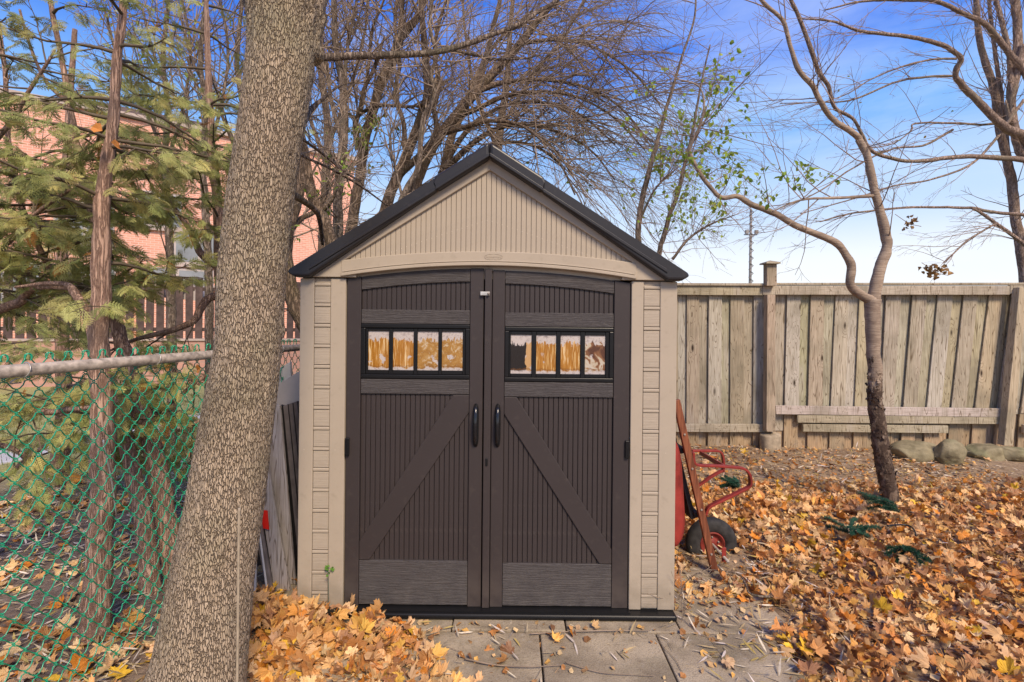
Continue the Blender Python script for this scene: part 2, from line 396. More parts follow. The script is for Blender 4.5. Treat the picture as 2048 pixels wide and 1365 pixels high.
simple('pole_grey', (0.30, 0.28, 0.28), 0.6, 0.2, 4, metal=0.2)
simple('rod_tan', (0.42, 0.34, 0.24), 0.5, 0.15, 30)
simple('black_plastic', (0.015, 0.016, 0.018), 0.3, 0.1)
simple('grass_blade', (0.16, 0.19, 0.05), 0.6, 0.3, 3)

# ------------------------------------------------------------------ geometry helpers
class Geo:
    def __init__(s): s.V = []; s.F = []; s.C = []; s.n = 0
    def add(s, V, Fs, col=None):
        V = np.asarray(V, float).reshape(-1, 3)
        for f in (Fs if isinstance(Fs, list) else [Fs]):
            s.F.append(np.asarray(f, np.int64) + s.n)
        s.V.append(V); s.n += len(V)
        if col is not None:
            c = np.asarray(col, float)
            s.C.append(np.broadcast_to(c, (len(V), 3)) if c.ndim == 1 else c)
        return s
    def mesh(s, name, mat, smooth=True, origin=(0, 0, 0)):
        V = np.concatenate(s.V) - np.array(origin)
        me = bpy.data.meshes.new(name)
        tot = np.concatenate([np.full(len(f), f.shape[1]) for f in s.F])
        idx = np.concatenate([f.ravel() for f in s.F])
        st = np.concatenate([[0], np.cumsum(tot)[:-1]])
        me.vertices.add(len(V)); me.vertices.foreach_set('co', V.astype(np.float32).ravel())
        me.loops.add(len(idx)); me.loops.foreach_set('vertex_index', idx.astype(np.int32))
        me.polygons.add(len(tot)); me.polygons.foreach_set('loop_start', st.astype(np.int32))
        me.polygons.foreach_set('use_smooth', np.full(len(tot), smooth))
        if s.C:
            a = me.color_attributes.new('Col', 'FLOAT_COLOR', 'POINT')
            C = np.concatenate(s.C); C = np.concatenate([C, np.ones((len(C), 1))], 1)
            a.data.foreach_set('color', C.astype(np.float32).ravel())
        me.materials.append(MAT[mat] if isinstance(mat, str) else mat)
        me.update(calc_edges=True)
        return me
    def obj(s, name, mat, parent=None, smooth=True, origin=None):
        if origin is None:
            V = np.concatenate(s.V); origin = (V.min(0) + V.max(0)) / 2
            if parent is None: origin[2] = V[:, 2].min()
        me = s.mesh(name, mat, smooth, origin)
        return place(me, name, origin, parent)

def place(me, name, loc, parent=None):
    o = bpy.data.objects.new(name, me); COL.objects.link(o)
    L = Vector(loc)
    if parent is not None:
        o.parent = parent; L = L - worldloc(parent)
    o.location = L
    return o
def worldloc(o):
    L = Vector(o.location)
    while o.parent is not None:
        o = o.parent; L = L + Vector(o.location)
    return L
def tag(o, label, cat, group=None):
    o['label'] = label; o['category'] = cat
    if group: o['group'] = group
    return o
def thing(name, loc, label, cat, group=None):
    o = bpy.data.objects.new(name, None); COL.objects.link(o); o.location = loc
    o.empty_display_size = 0.1
    return tag(o, label, cat, group)
def kind(o, k): o['kind'] = k; return o

BOXF = np.array([[0, 1, 3, 2], [4, 6, 7, 5], [0, 4, 5, 1], [2, 3, 7, 6], [0, 2, 6, 4], [1, 5, 7, 3]])
def hexa(c8):             # 8 corners ordered x-,x+ / y / z as bits z + 2y + 4x
    return np.array(c8, float), BOXF
def boxv(x0, x1, y0, y1, z0, z1):
    return hexa([(x, y, z) for x in (x0, x1) for y in (y0, y1) for z in (z0, z1)])
def bevel(o, wd=0.002, seg=1, ang=35):
    m = o.modifiers.new('bevel', 'BEVEL'); m.width = wd; m.segments = seg; m.limit_method = 'ANGLE'; m.angle_limit = R(ang)
    m.harden_normals = False
    return o
def box(name, x0, x1, y0, y1, z0, z1, mat, parent=None, bv=0.0, seg=1):
    V, Fc = boxv(x0, x1, y0, y1, z0, z1)
    o = Geo().add(V, Fc).obj(name, mat, parent, smooth=False)
    if bv: bevel(o, bv, seg)
    return o
def prism(name, poly, y0, y1, mat, parent=None, bv=0.0, seg=1, origin=None):
    """poly: (x, z) outline, extruded from y0 (front) to y1."""
    bm = bmesh.new()
    a = [bm.verts.new((x, y0, z)) for x, z in poly]; b = [bm.verts.new((x, y1, z)) for x, z in poly]
    bm.faces.new(a); bm.faces.new(b[::-1])
    n = len(poly)
    for i in range(n): bm.faces.new((a[i], b[i], b[(i + 1) % n], a[(i + 1) % n]))
    bmesh.ops.recalc_face_normals(bm, faces=bm.faces)
    if n > 4: bmesh.ops.triangulate(bm, faces=[f for f in bm.faces if len(f.verts) > 4])
    xs = [p[0] for p in poly]; zs = [p[1] for p in poly]
    O = Vector(((min(xs) + max(xs)) / 2, (y0 + y1) / 2, (min(zs) + max(zs)) / 2)) if origin is None else Vector(origin)
    for v in bm.verts: v.co -= O
    me = bpy.data.meshes.new(name); bm.to_mesh(me); bm.free()
    me.materials.append(MAT[mat])
    base = worldloc(parent) if parent is not None else Vector((0, 0, 0))
    o = place(me, name, base + O, parent)      # shed-local coordinates for children
    if bv: bevel(o, bv, seg)
    return o

def catmull(P, n):
    P = np.asarray(P, float); m = len(P)
    if m == 2:
        t = np.linspace(0, 1, n)[:, None]; return P[0] * (1 - t) + P[1] * t
    Q = np.vstack([2 * P[0] - P[1], P, 2 * P[-1] - P[-2]])
    T = np.linspace(0, m - 1, n); i = np.minimum(T.astype(int), m - 2); t = (T - i)[:, None]
    a, b, c, d = Q[i], Q[i + 1], Q[i + 2], Q[i + 3]
    return 0.5 * (2 * b + (c - a) * t + (2 * a - 5 * b + 4 * c - d) * t ** 2 + (3 * b - a - 3 * c + d) * t ** 3)

def tubes(P, Rr, S=5, caps=False):
    """P (B,N,3), Rr (B,N): batch of tubes."""
    P = np.asarray(P, float); Rr = np.asarray(Rr, float)
    B, N, _ = P.shape
    T = np.empty_like(P); T[:, 1:-1] = P[:, 2:] - P[:, :-2]; T[:, 0] = P[:, 1] - P[:, 0]; T[:, -1] = P[:, -1] - P[:, -2]
    T /= np.linalg.norm(T, axis=2, keepdims=True) + 1e-12
    md = np.abs(P[:, -1] - P[:, 0]); ref = np.eye(3)[np.argmin(md, axis=1)][:, None, :]
    U = np.cross(T, ref); U /= np.linalg.norm(U, axis=2, keepdims=True) + 1e-12
    W = np.cross(T, U)
    a = np.linspace(0, 2 * math.pi, S, endpoint=False)
    V = P[:, :, None, :] + Rr[:, :, None, None] * (U[:, :, None, :] * np.cos(a)[None, None, :, None] + W[:, :, None, :] * np.sin(a)[None, None, :, None])
    i = np.arange(N - 1)[:, None]; j = np.arange(S)[None, :]; j2 = (j + 1) % S
    f = np.stack([i * S + j, i * S + j2, (i + 1) * S + j2, (i + 1) * S + j], -1).reshape(-1, 4)
    Fc = (f[None] + (np.arange(B) * N * S)[:, None, None]).reshape(-1, 4)
    Fs = [Fc]
    if caps:
        e = np.array([[0, k, k + 1] for k in range(1, S - 1)])
        Fs.append((e[None, :, ::-1] + (np.arange(B) * N * S)[:, None, None]).reshape(-1, 3))
        Fs.append((e[None] + (np.arange(B) * N * S + (N - 1) * S)[:, None, None]).reshape(-1, 3))
    return V.reshape(-1, 3), Fs
def tube1(pts, r, S=8, n=None, caps=True):
    pts = np.asarray(pts, float)
    rr = np.full(len(pts), r, float) if np.isscalar(r) else np.asarray(r, float)
    if n:
        rr = np.interp(np.linspace(0, len(pts) - 1, n), np.arange(len(pts)), rr); pts = catmull(pts, n)
    return tubes(pts[None], rr[None], S, caps)

def vnoise(P, seed=0):
    """trilinear value noise, numpy."""
    P = np.asarray(P, float); I = np.floor(P).astype(np.int64); f = P - I; f = f * f * (3 - 2 * f)
    def h(x, y, z):
        n = (x * 374761393 + y * 668265263 + z * 2147483647 + seed * 974711) & 0xffffffff
        n = ((n ^ (n >> 13)) * 1274126177) & 0xffffffff
        return ((n ^ (n >> 16)) & 0xffff) / 65535.0
    r = 0
    for dx in (0, 1):
        for dy in (0, 1):
            for dz in (0, 1):
                wt = (f[:, 0] if dx else 1 - f[:, 0]) * (f[:, 1] if dy else 1 - f[:, 1]) * (f[:, 2] if dz else 1 - f[:, 2])
                r = r + wt * h(I[:, 0] + dx, I[:, 1] + dy, I[:, 2] + dz)
    return r
def fbm(P, o=4, seed=0):
    s = 0; a = 0.5
    for k in range(o): s = s + a * vnoise(np.asarray(P) * 2 ** k + 17.3 * k, seed + k); a *= 0.5
    return s / (1 - 0.5 ** o)
def frames(D, Nn):
    D = D / (np.linalg.norm(D, axis=1, keepdims=True) + 1e-12)
    X = np.cross(D, Nn); X /= np.linalg.norm(X, axis=1, keepdims=True) + 1e-12
    Z = np.cross(X, D)
    return np.stack([X, D, Z], axis=2)      # columns
def stamp(tV, tF, M, pos, sc):
    K = len(pos); V = np.einsum('kij,vj->kvi', M, tV) * np.asarray(sc).reshape(K, 1, 1) + pos[:, None, :]
    Fc = (tF[None] + (np.arange(K) * len(tV))[:, None, None]).reshape(-1, tF.shape[1])
    return V.reshape(-1, 3), Fc

# ------------------------------------------------------------------ ground
def ground_z(x, y):
    x = np.asarray(x, float); y = np.asarray(y, float)
    P = np.stack([x * 1.3, y * 1.3, 0 * x], -1).reshape(-1, 3)
    n = (fbm(P, 3, 5).reshape(x.shape) - 0.5)
    hump = 0.10 * np.exp(-(((x - 2.15) / 0.75) ** 2 + ((y - 3.95) / 0.5) ** 2))        # swept-up heap of leaves
    bank = 0.05 * np.clip((y - 5.2) / 0.8, 0, 1) * (x > 0)
    pave = 1 - np.clip((x - 1.35) / 0.25, 0, 1)
    near = np.where((x > -1.25) & (y < 3.2), pave, 0)
    z = -0.035 + (0.10 * n + 0.035) * (1 - near) + hump + bank
    return np.where((x > -1.3) & (x < 1.1) & (y < 4.9), -0.045, z)
def axis_lines(a, b, fine, far):
    mid = np.arange(a, b, fine)
    return np.concatenate([-np.geomspace(far, -a + 0.3 if a < 0 else 0.3, 18) if a < 0 else [], mid, np.geomspace(b + 0.1, far, 18)])
gx = axis_lines(-5, 6, 0.09, 400); gy = np.concatenate([[-400, -100, -30, -8, -2, 0], np.arange(0.6, 8, 0.09), np.geomspace(8.2, 400, 22)])
GX, GY = np.meshgrid(gx, gy); GZ = ground_z(GX, GY)
nx, ny = len(gx), len(gy)
i, j = np.meshgrid(np.arange(nx - 1), np.arange(ny - 1)); k = (j * nx + i).ravel()
ground = Geo().add(np.stack([GX, GY, GZ], -1), np.stack([k, k + 1, k + nx + 1, k + nx], -1)).obj('ground', 'soil', origin=(0, 0, 0))
kind(ground, 'structure')

# paving slabs under and before the shed
patio = kind(box('patio', -1.62, 1.315, 1.36, 4.84, -0.07, -0.044, 'soil'), 'structure')
patio.data.materials.clear(); patio.data.materials.append(MAT['slab'])
rows = [(1.35, 1.925, -1.005), (1.935, 2.508, -1.008), (2.520, 3.09, -0.87), (3.10, 3.67, -1.0), (3.68, 4.25, -1.0), (4.26, 4.83, -1.0)]
for ri, (y0, y1, xs) in enumerate(rows):
    for q in range(5):
        x0 = xs - 0.58 + q * 0.5815; x1 = x0 + 0.574
        if x1 > 1.46: continue
        if ri >= 3 and abs(x0) < 0.5: pass
        dz = random.uniform(-0.007, 0.003)
        s = box('paving_slab', x0, x1, y0, y1, -0.05 + dz, dz, 'slab', patio, 0.007, 3)
        s.rotation_euler = (random.uniform(-.004, .004), random.uniform(-.004, .004), random.uniform(-.005, .005))

# ------------------------------------------------------------------ the shed
O = Vector((at(971, 1235, 2.65).x, 2.65, 0.0))
shed = thing('storage_shed', O, 'beige plastic garden shed with dark brown double doors and black gable roof, on paving slabs', 'shed')
def sbox(name, x0, x1, y0, y1, z0, z1, mat, par, bv=0.0, seg=1):
    base = O
    V, Fc = boxv(x0 + O.x, x1 + O.x, y0 + O.y, y1 + O.y, z0, z1)
    o = Geo().add(V, Fc).obj(name, mat, par, smooth=False)
    if bv: bevel(o, bv, seg)
    return o
def sprism(name, poly, y0, y1, mat, par, bv=0.0, seg=1):
    o = prism(name, poly, y0, y1, mat, None, bv, seg)
    o.location = Vector(o.location) + O
    L = Vector(o.location); o.parent = par; o.location = L - worldloc(par)
    return o
def arc_top(x): return 1.838 - 0.062 * (abs(x) / 0.755) ** 2
def arc_pts(f, x0, x1, n=12): return [(x, f(x)) for x in np.linspace(x0, x1, n)]

# floor, side and back walls
fl = sprism('floor_base', [(-0.98, 0.0), (1.0, 0.0), (1.0, 0.03), (-0.98, 0.03)], -0.055, 2.12, 'black_frame', shed, 0.012, 3)
sbox('sill', -0.76, 0.76, -0.035, 0.03, 0.03, 0.036, 'black_frame', shed)
for s_ in (-1, 1):
    x0, x1 = sorted((s_ * 0.985, s_ * 0.955))
    wl = sbox('side_wall', x0, x1, 0.15, 2.05, 0.03, 1.80, 'beige_plastic', shed, 0.002)
    for q in range(9):
        a, b = sorted((s_ * 0.9852, s_ * 0.995))
        sbox('siding_board', a, b, 0.17, 2.03, 0.06 + q * 0.19, 0.06 + q * 0.19 + 0.17, 'beige_grain', wl, 0.003)
bw = sprism('back_wall', [(-0.985, 0.03), (0.985, 0.03), (0.985, 1.79), (0, 2.41), (-0.985, 1.79)], 2.05, 2.09, 'beige_plastic', shed)
# front corner walls with a ladder of siding blocks
for s_ in (-1, 1):
    a, b = sorted((s_ * 0.758, s_ * 1.0))
    i0, i1 = (-0.925, -0.838) if s_ < 0 else (0.822, 0.910)
    cp = sprism('corner_panel', [(a, 0.03), (b, 0.03), (b, 1.775), (a, 1.775)], 0.012, 0.14, 'beige_plastic', shed, 0.006, 2)
    for (u0, u1) in ((a, i0), (i1, b)):
        sbox('corner_strip', u0 if u0 == a else u0 + 0.0, u1, 0.0, 0.0125, 0.032, 1.773, 'beige_plastic', cp, 0.004, 2)
    z = 1.730; first = True
    while z > 0.07:
        z1 = z; z0 = max(z - 0.087, 0.04)
        sbox('siding_block', i0 + 0.002, i1 - 0.002, 0.003, 0.0125, z0, z1, 'beige_grain', cp, 0.0025)
        sbox('siding_rib', i0 + 0.001, i1 - 0.001, -0.001, 0.0125, z1 + 0.003, z1 + 0.0195, 'beige_plastic', cp, 0.004, 2)
        z -= 0.1092
# gable
gb = sprism('gable', [(-0.99, 1.779), (0.99, 1.779), (0, 2.42)], 0.016, 0.06, 'beige_plastic', shed)
rim = sprism('gable_rim', [(0, 2.452), (-0.995, 1.803), (-0.995, 1.779), (-0.70, 1.779), (-0.72, 1.86), (-0.758, 1.871), (0, 2.352),
                           (0.758, 1.871), (0.72, 1.86), (0.70, 1.779), (0.995, 1.779), (0.995, 1.803)], -0.012, 0.0158, 'beige_plastic', shed, 0.005, 2)
x = -0.735
while x < 0.74:
    zt = 2.352 - 0.6345 * abs(x + 0.0115) + 0.012
    zb = 1.915 - 0.055 * (x / 0.755) ** 2 - 0.02
    if zt - zb > 0.02:
        sbox('gable_slat', x, x + 0.0245, 0.003, 0.0155, zb, zt, 'beige_plastic', gb, 0.0012, 1)
    x += 0.0266
# the arched lintel
def bt(x): return 1.922 - 0.052 * (abs(x) / 0.765) ** 2
def bb(x): return 1.846 - 0.062 * (abs(x) / 0.765) ** 2
lint = sprism('arch_lintel', arc_pts(bt, -0.778, 0.778, 25) + arc_pts(bb, 0.778, -0.778, 25), -0.0155, 0.01, 'beige_plastic', shed, 0.004, 2)
sprism('arch_moulding', arc_pts(lambda x: bb(x) + 0.019, -0.778, 0.778, 25) + arc_pts(lambda x: bb(x) + 0.001, 0.778, -0.778, 25), -0.026, -0.015, 'beige_plastic', lint, 0.004, 3)
sprism('arch_moulding', arc_pts(lambda x: bb(x) + 0.028, -0.77, 0.77, 25) + arc_pts(lambda x: bb(x) + 0.022, 0.77, -0.77, 25), -0.021, -0.015, 'beige_plastic', lint, 0.002, 2)
# oval emblem with raised maker's name
th = np.linspace(0, 2 * math.pi, 41)[:-1]
ex, ez = 0.024, 1.893
sup = lambda c, p: np.sign(c) * np.abs(c) ** p
ring = np.stack([O.x + ex + 0.0475 * sup(np.cos(th), 0.75), np.full(40, O.y - 0.016), ez + 0.0145 * sup(np.sin(th), 0.9)], -1)
ring = np.vstack([ring, ring[:1]])
em = Geo(); em.add(*tube1(ring, 0.0013, 6)); emo = em.obj('emblem', 'beige_dark' if 'beige_dark' in MAT else 'beige_plastic', lint)
fc = bpy.data.curves.new('emblem_text', 'FONT'); fc.body = 'Rubbermaid'; fc.size = 0.0175; fc.extrude = 0.001; fc.align_x = 'CENTER'; fc.align_y = 'CENTER'
fc.materials.append(MAT['beige_plastic'])
ft = bpy.data.objects.new('text_source', fc); COL.objects.link(ft); bpy.context.view_layer.update()
fme = bpy.data.meshes.new_from_object(ft.evaluated_get(bpy.context.evaluated_depsgraph_get())); bpy.data.objects.remove(ft)
fo = bpy.data.objects.new('emblem_text', fme); COL.objects.link(fo); fo.parent = emo
fo.location = Vector((O.x + ex, O.y - 0.016, ez)) - worldloc(emo); fo.rotation_euler = (R(90), 0, 0)
for dx in (-0.006, 0.006 + 0.022 - 0.006):
    sbox('lintel_hole', ex - 0.012 + dx, ex - 0.010 + dx, -0.0161, -0.0150, 1.857, 1.859, 'seam_dark', lint)

# roof
def roof_side(s):
    P = [(0, 2.482), (s * 1.046, 1.812), (s * 1.052, 1.798), (s * 1.01, 1.779), (s * 0.93, 1.779), (0, 2.424)]
    rp_ = sprism('roof_panel', P if s > 0 else P[::-1], 0.03, 2.16, 'roof_plastic', shed)
    # raised roof sheets behind the front trim
    k = 0
    for (a, b) in ((0.02, 0.27), (0.28, 0.54), (0.55, 0.80), (0.81, 1.02)):
        zt = lambda x: 2.482 - 0.6395 * x
        lift = 0.016 - 0.003 * k; k += 1
        poly = [(s * a, zt(a) - 0.004), (s * b, zt(b) - 0.004), (s * (b + 0.006), zt(b) + lift), (s * (a + 0.008), zt(a) + lift)]
        sprism('roof_sheet', poly, 0.02, 2.165, 'roof_plastic', rp_, 0.004, 2)
    # front trim in two lengths with a seam, the upper one lapping over the lower
    zt = lambda x: 2.480 - 0.6395 * x
    for nm, a, b, up, y0 in (('trim_upper', 0.0015, 0.280, 0.006, -0.060), ('trim_lower', 0.274, 1.040, 0.0, -0.052)):
        top = lambda x: zt(x) + up
        th_ = 0.076 if nm == 'trim_upper' else 0.072
        if nm == 'trim_upper':
            poly = [(s * a, top(a)), (s * b, top(b)), (s * (b + 0.012), top(b) - 0.02), (s * (b - 0.01), top(b) - th_), (s * a, top(a) - th_ - 0.005)]
        else:
            poly = [(s * a, top(a)), (s * b, top(b)), (s * 1.050, 1.800), (s * 1.01, 1.776), (s * 0.935, 1.776), (s * a, top(a) - th_)]
        sprism(nm, poly if s > 0 else poly[::-1], y0, 0.028, 'roof_plastic', rp_, 0.013, 3)
        lip = [(s * a, top(a) - th_ - 0.001), (s * (b if nm == 'trim_upper' else 0.93), top(b if nm == 'trim_upper' else 0.93) - th_ - 0.001),
               (s * (b if nm == 'trim_upper' else 0.93), top(b if nm == 'trim_upper' else 0.93) - th_ + 0.018), (s * a, top(a) - th_ + 0.018)]
        sprism('trim_lip', lip if s > 0 else lip[::-1], y0 - 0.006, y0 + 0.004, 'roof_plastic', rp_, 0.003, 2)
    return rp_
for s_ in (-1, 1): roof_side(s_)
rc = sprism('ridge_cap', [(-0.02, 2.478), (0, 2.506), (0.02, 2.478)], 0.03, 2.16, 'roof_plastic', shed, 0.003)

# doors
def door(side):
    L_ = side < 0
    dz = 0.0 if L_ else -0.009
    X0, X1 = (-0.752, -0.027) if L_ else (-0.021, 0.752)      # whole leaf
    so0, so1 = ((-0.752, -0.678) if L_ else (0.668, 0.752))   # outer stile
    si0, si1 = ((-0.098, -0.027) if L_ else (0.0205, 0.086))  # inner stile
    xa, xb = (so1, si0) if L_ else (si1, so0)                 # field between stiles
    zc = lambda x: arc_top(x) - (0.003 if L_ else 0.012)
    slab = sprism('door', [(X0 + .002, 0.038), (X1 - .002, 0.038)] + arc_pts(lambda x: zc(x) - .004, X1 - .002, X0 + .002, 14), 0.030, 0.058, 'brown_plastic', shed)
    for a, b in ((so0, so1), (si0, si1)):
        sprism('stile', [(a, 0.036), (b, 0.036)] + arc_pts(zc, b, a, 4), 0.006, 0.030, 'brown_plastic', slab, 0.003, 2)
    if not L_:
        sprism('astragal', [(-0.0205, 0.036), (0.0175, 0.036)] + arc_pts(lambda x: zc(x) + .006, 0.0175, -0.0205, 3), -0.006, 0.030, 'brown_plastic', slab, 0.004, 2)
    # beadboard slats, upper and lower field
    n = int(round((xb - xa) / 0.0266)); p = (xb - xa) / n
    for q in range(n):
        u = xa + q * p
        sbox('bead_slat', u + 0.0012, u + p - 0.0012, 0.021, 0.0305, 1.60 + dz, zc(u + p / 2) - 0.02, 'brown_plastic', slab, 0.0022, 1)
        sbox('bead_slat', u + 0.0012, u + p - 0.0012, 0.021, 0.0305, 0.25 + dz, 1.19 + dz, 'brown_plastic', slab, 0.0022, 1)
    g = 0.0015
    sprism('top_rail', arc_pts(lambda x: zc(x) - 0.070, xa + g, xb - g, 14) + arc_pts(lambda x: zc(x) - 0.001, xb - g, xa + g, 14), 0.010, 0.0302, 'brown_grain', slab, 0.003, 2)
    for z0, z1 in ((1.5365, 1.611), (1.163, 1.2415), (0.042, 0.275)):
        sbox('rail', xa + g, xb - g, 0.010, 0.0302, z0 + (dz if z0 > .1 else 0), z1 + dz, 'brown_grain', slab, 0.003, 2)
    # brace
    wx, wz = 0.088, 0.088
    if L_: P = [(xb - g, 1.160), (xb - wx, 1.160), (xa + g, 0.375), (xa + g, 0.278), (xa + 0.055, 0.278), (xb - g, 1.068)]
    else: P = [(xa + g, 1.151), (xa + wx - .02, 1.151), (xb - g, 0.345), (xb - g, 0.269), (xb - 0.065, 0.269), (xa + g, 1.062)]
    sprism('brace', P, 0.010, 0.0302, 'brown_plastic', slab, 0.003, 2)
    # window: frame with bevelled step, dark backing, glazing bars, four panes
    w0, w1 = xa + g, xb - g; z0, z1 = 1.2445 + dz, 1.5345 + dz
    wf = sprism('window_frame', [(w0, z0), (w1, z0), (w1, z1), (w0, z1)], 0.0235, 0.0302, 'black_frame', slab)
    ps = [(-0.640, -0.530), (-0.508, -0.398), (-0.377, -0.266), (-0.247, -0.136)] if L_ else [(0.120, 0.231), (0.256, 0.362), (0.386, 0.491), (0.516, 0.624)]
    pz0, pz1 = (1.289, 1.4965) if L_ else (1.2765, 1.484)
    bd = 0.030
    for (a, b, c, d) in ((w0, w1, z1 - bd * .72, z1), (w0, w1, z0, z0 + bd * .72), (w0, w0 + bd * .75, z0 + bd * .72, z1 - bd * .72), (w1 - bd * .75, w1, z0 + bd * .72, z1 - bd * .72)):
        sbox('frame_bar', a, b, 0.006, 0.0234, c, d, 'black_frame', wf, 0.004, 2)
    edges = [w0 + bd * .75] + [e for pr in ps for e in pr] + [w1 - bd * .75]
    for q in range(0, len(edges), 2):
        sbox('glazing_bar', edges[q] + .0005, edges[q + 1] - .0005, 0.012, 0.0234, z0 + bd * .72 + .0005, z1 - bd * .72 - .0005, 'black_frame', wf, 0.002)
    for a, b in ps:
        sbox('glazing_bar', a - .0004, b + .0004, 0.013, 0.0234, pz1, z1 - bd * .72 - .001, 'black_frame', wf, 0.002)
        sbox('glazing_bar', a - .0004, b + .0004, 0.013, 0.0234, z0 + bd * .72 + .001, pz0, 'black_frame', wf, 0.002)
    kinds = (0, 0, 1, 1) if L_ else (2, 0, 0, 3)
    for (a, b), kd in zip(ps, kinds):
        pn = sbox('pane', a, b, 0.0205, 0.0234, pz0, pz1, 'film_%d' % kd, wf)
        if kd == 2: pn['label'] = 'pane whose film has torn away, dark inside'
        if kd == 3: pn['label'] = 'pane with shredded brown and white film'
    # handle in a recessed oval plate
    hx = -0.062 if L_ else 0.054
    zh0, zh1 = 0.885, 1.118
    a_ = np.linspace(0, 2 * math.pi, 25)[:-1]
    pl = [(hx + 0.016 * math.cos(t_), (zh0 + zh1) / 2 + math.copysign(abs(math.sin(t_)) ** 0.35, math.sin(t_)) * (zh1 - zh0) / 2) for t_ in a_]
    hp = sprism('handle_plate', pl, 0.0035, 0.0065, 'black_frame', slab, 0.001)
    pts = [(O.x + hx, O.y + 0.004 - 0.040 * math.sin(math.pi * min(1, max(0, k_))) ** 0.6, zh1 - 0.012 - (zh1 - zh0 - 0.024) * k_) for k_ in np.linspace(0, 1, 15)]
    V, Fs = tube1(pts, 0.0095, 10)
    V[:, 0] = O.x + hx + (V[:, 0] - O.x - hx) * 1.15
    Geo().add(V, Fs).obj('handle', 'handle_black', slab)
    # side hinge / catch block
    hb = -0.7525 if L_ else 0.7525
    s0, s1 = sorted((hb, hb + (0.022 if L_ else -0.022)))
    sbox('hinge', s0, s1, -0.010, 0.006, 0.835, 0.93, 'black_frame', slab, 0.004, 2)
    if not L_:
        sbox('lock', -0.008, 0.004, -0.012, -0.0055, 0.79, 0.83, 'black_frame', slab, 0.003, 2)
    return slab
dl = door(-1); dr = door(1)
hs = Geo(); V, Fc = boxv(O.x - .044, O.x + .006, O.y - .012, O.y - .0065, 1.690, 1.710); hs.add(V, Fc)
h = hs.obj('hasp', 'hasp_metal', dl, smooth=False); bevel(h, 0.002, 2)
V, Fs = tube1([(O.x + .000, O.y - .010, 1.7), (O.x + .000, O.y - .024, 1.7)], 0.007, 10); Geo().add(V, Fs).obj('hasp_knob', 'galvanised', dl)

# ------------------------------------------------------------------ wooden fence on the right
FY = 6.1
wf_ = thing('wooden_fence', (at(1543, 903, FY).x, FY, 0), 'tall weathered board-on-board wooden fence closing the yard behind the leaves', 'fence')
def pboard(name, tl, tr, bl, br, Y, th, mat, par, cup=0.0):
    """a board given by its four front corners in the photo at depth Y."""
    c = [at(*bl, Y), at(*tl, Y), at(*br, Y), at(*tr, Y)]
    V = np.array([[c[0].x, Y, c[0].z], [c[1].x, Y, c[1].z], [c[0].x, Y + th, c[0].z], [c[1].x, Y + th, c[1].z],
                  [c[2].x, Y, c[2].z], [c[3].x, Y, c[3].z], [c[2].x, Y + th, c[2].z], [c[3].x, Y + th, c[3].z]])
    o = Geo().add(V, BOXF).obj(name, mat, par, smooth=False)
    return bevel(o, 0.004, 2)
fr = [(1331, 1356, 1331, 1356), (1374, 1399, 1373, 1398), (1418, 1444, 1416, 1443), (1461, 1489, 1460, 1487), (1508, 1533, 1506, 1531),
      (1575, 1602, 1569, 1597), (1622, 1649, 1616, 1645), (1672, 1698, 1661, 1690), (1720, 1747, 1709, 1737), (1773, 1803, 1760, 1787),
      (1826, 1855, 1806, 1833), (1877, 1907, 1853, 1882), (1929, 1957, 1902, 1931), (1980, 2007, 1949, 1977), (2026, 2052, 1994, 2022)]
left = []
x = 1287.5
while x > 700: left.append((x, x + 26, x, x + 26)); x -= 44
fr = left[::-1] + fr
x = 2076
while x < 2700: fr.append((x, x + 27, x - 34, x - 7)); x += 48
FIX = 1543
for q, (a, b, c, d) in enumerate(fr):
    j1, j2 = random.uniform(-1, 1), random.uniform(-.004, .006)
    sl = (a - c)
    hi = 585; lo = 848 if b < FIX else 815
    # lower tan board carries on below the kick rail
    e = sl * 0.22
    pboard('board', (a, hi), (b, hi), (c, lo + 12), (d, lo + 12), FY + j2, 0.018, 'fence_wood', wf_)
    pboard('lower_board', (c - e * .2, lo + 2), (d - e * .2, lo + 2), (c - e, 904), (d - e, 904), FY + 0.012 + j2, 0.018, 'fence_tan', wf_)
    if q + 1 < len(fr):
        a2, c2 = fr[q + 1][0], fr[q + 1][2]
        gap = 2.4 if random.random() < 0.2 else -1
        pboard('board', (b - 2 + gap * 0, hi), (a2 + 3, hi), (d - 2, lo + 14), (c2 + 3, lo + 14), FY + 0.031, 0.018, 'fence_wood', wf_)
        pboard('lower_board', (d - 3 - e * .2, lo + 3), (c2 + 4 - e * .2, lo + 3), (d - 3 - e, 903), (c2 + 4 - e, 903), FY + 0.046, 0.016, 'fence_tan', wf_)
def prail(name, x0, x1, y0, y1, Y, th, mat='rail_wood', sl=0.0):
    return pboard(name, (x0, y0), (x1, y0 + sl), (x0, y1), (x1, y1 + sl), Y, th, mat, wf_)
prail('top_rail', 700, 1526, 573 - 4, 591 - 4, FY - 0.06, 0.038, sl=4)
prail('top_rail', 1526, 2020, 572, 590, FY - 0.072, 0.038, sl=0)
prail('top_rail', 2021, 2700, 571, 588, FY - 0.078, 0.038, sl=2)
prail('cap_rail', 700, 1537, 564, 569, FY - 0.085, 0.12, sl=3)
prail('cap_rail', 1552, 2700, 566, 570.5, FY - 0.075, 0.12, sl=-1)
prail('kick_rail', 1180, 1533, 848, 864, FY - 0.05, 0.038, sl=1)
kr = prail('kick_rail', 1552, 2026, 812, 829, FY - 0.065, 0.036, sl=6); kr['label'] = 'paler upper kick board'; kr.data.materials[0] = MAT['grey_panel_h']
prail('kick_rail', 1595, 2023, 831, 846, FY - 0.06, 0.036, sl=3)
prail('kick_rail', 1606, 1897, 849, 864, FY - 0.055, 0.036, sl=3)
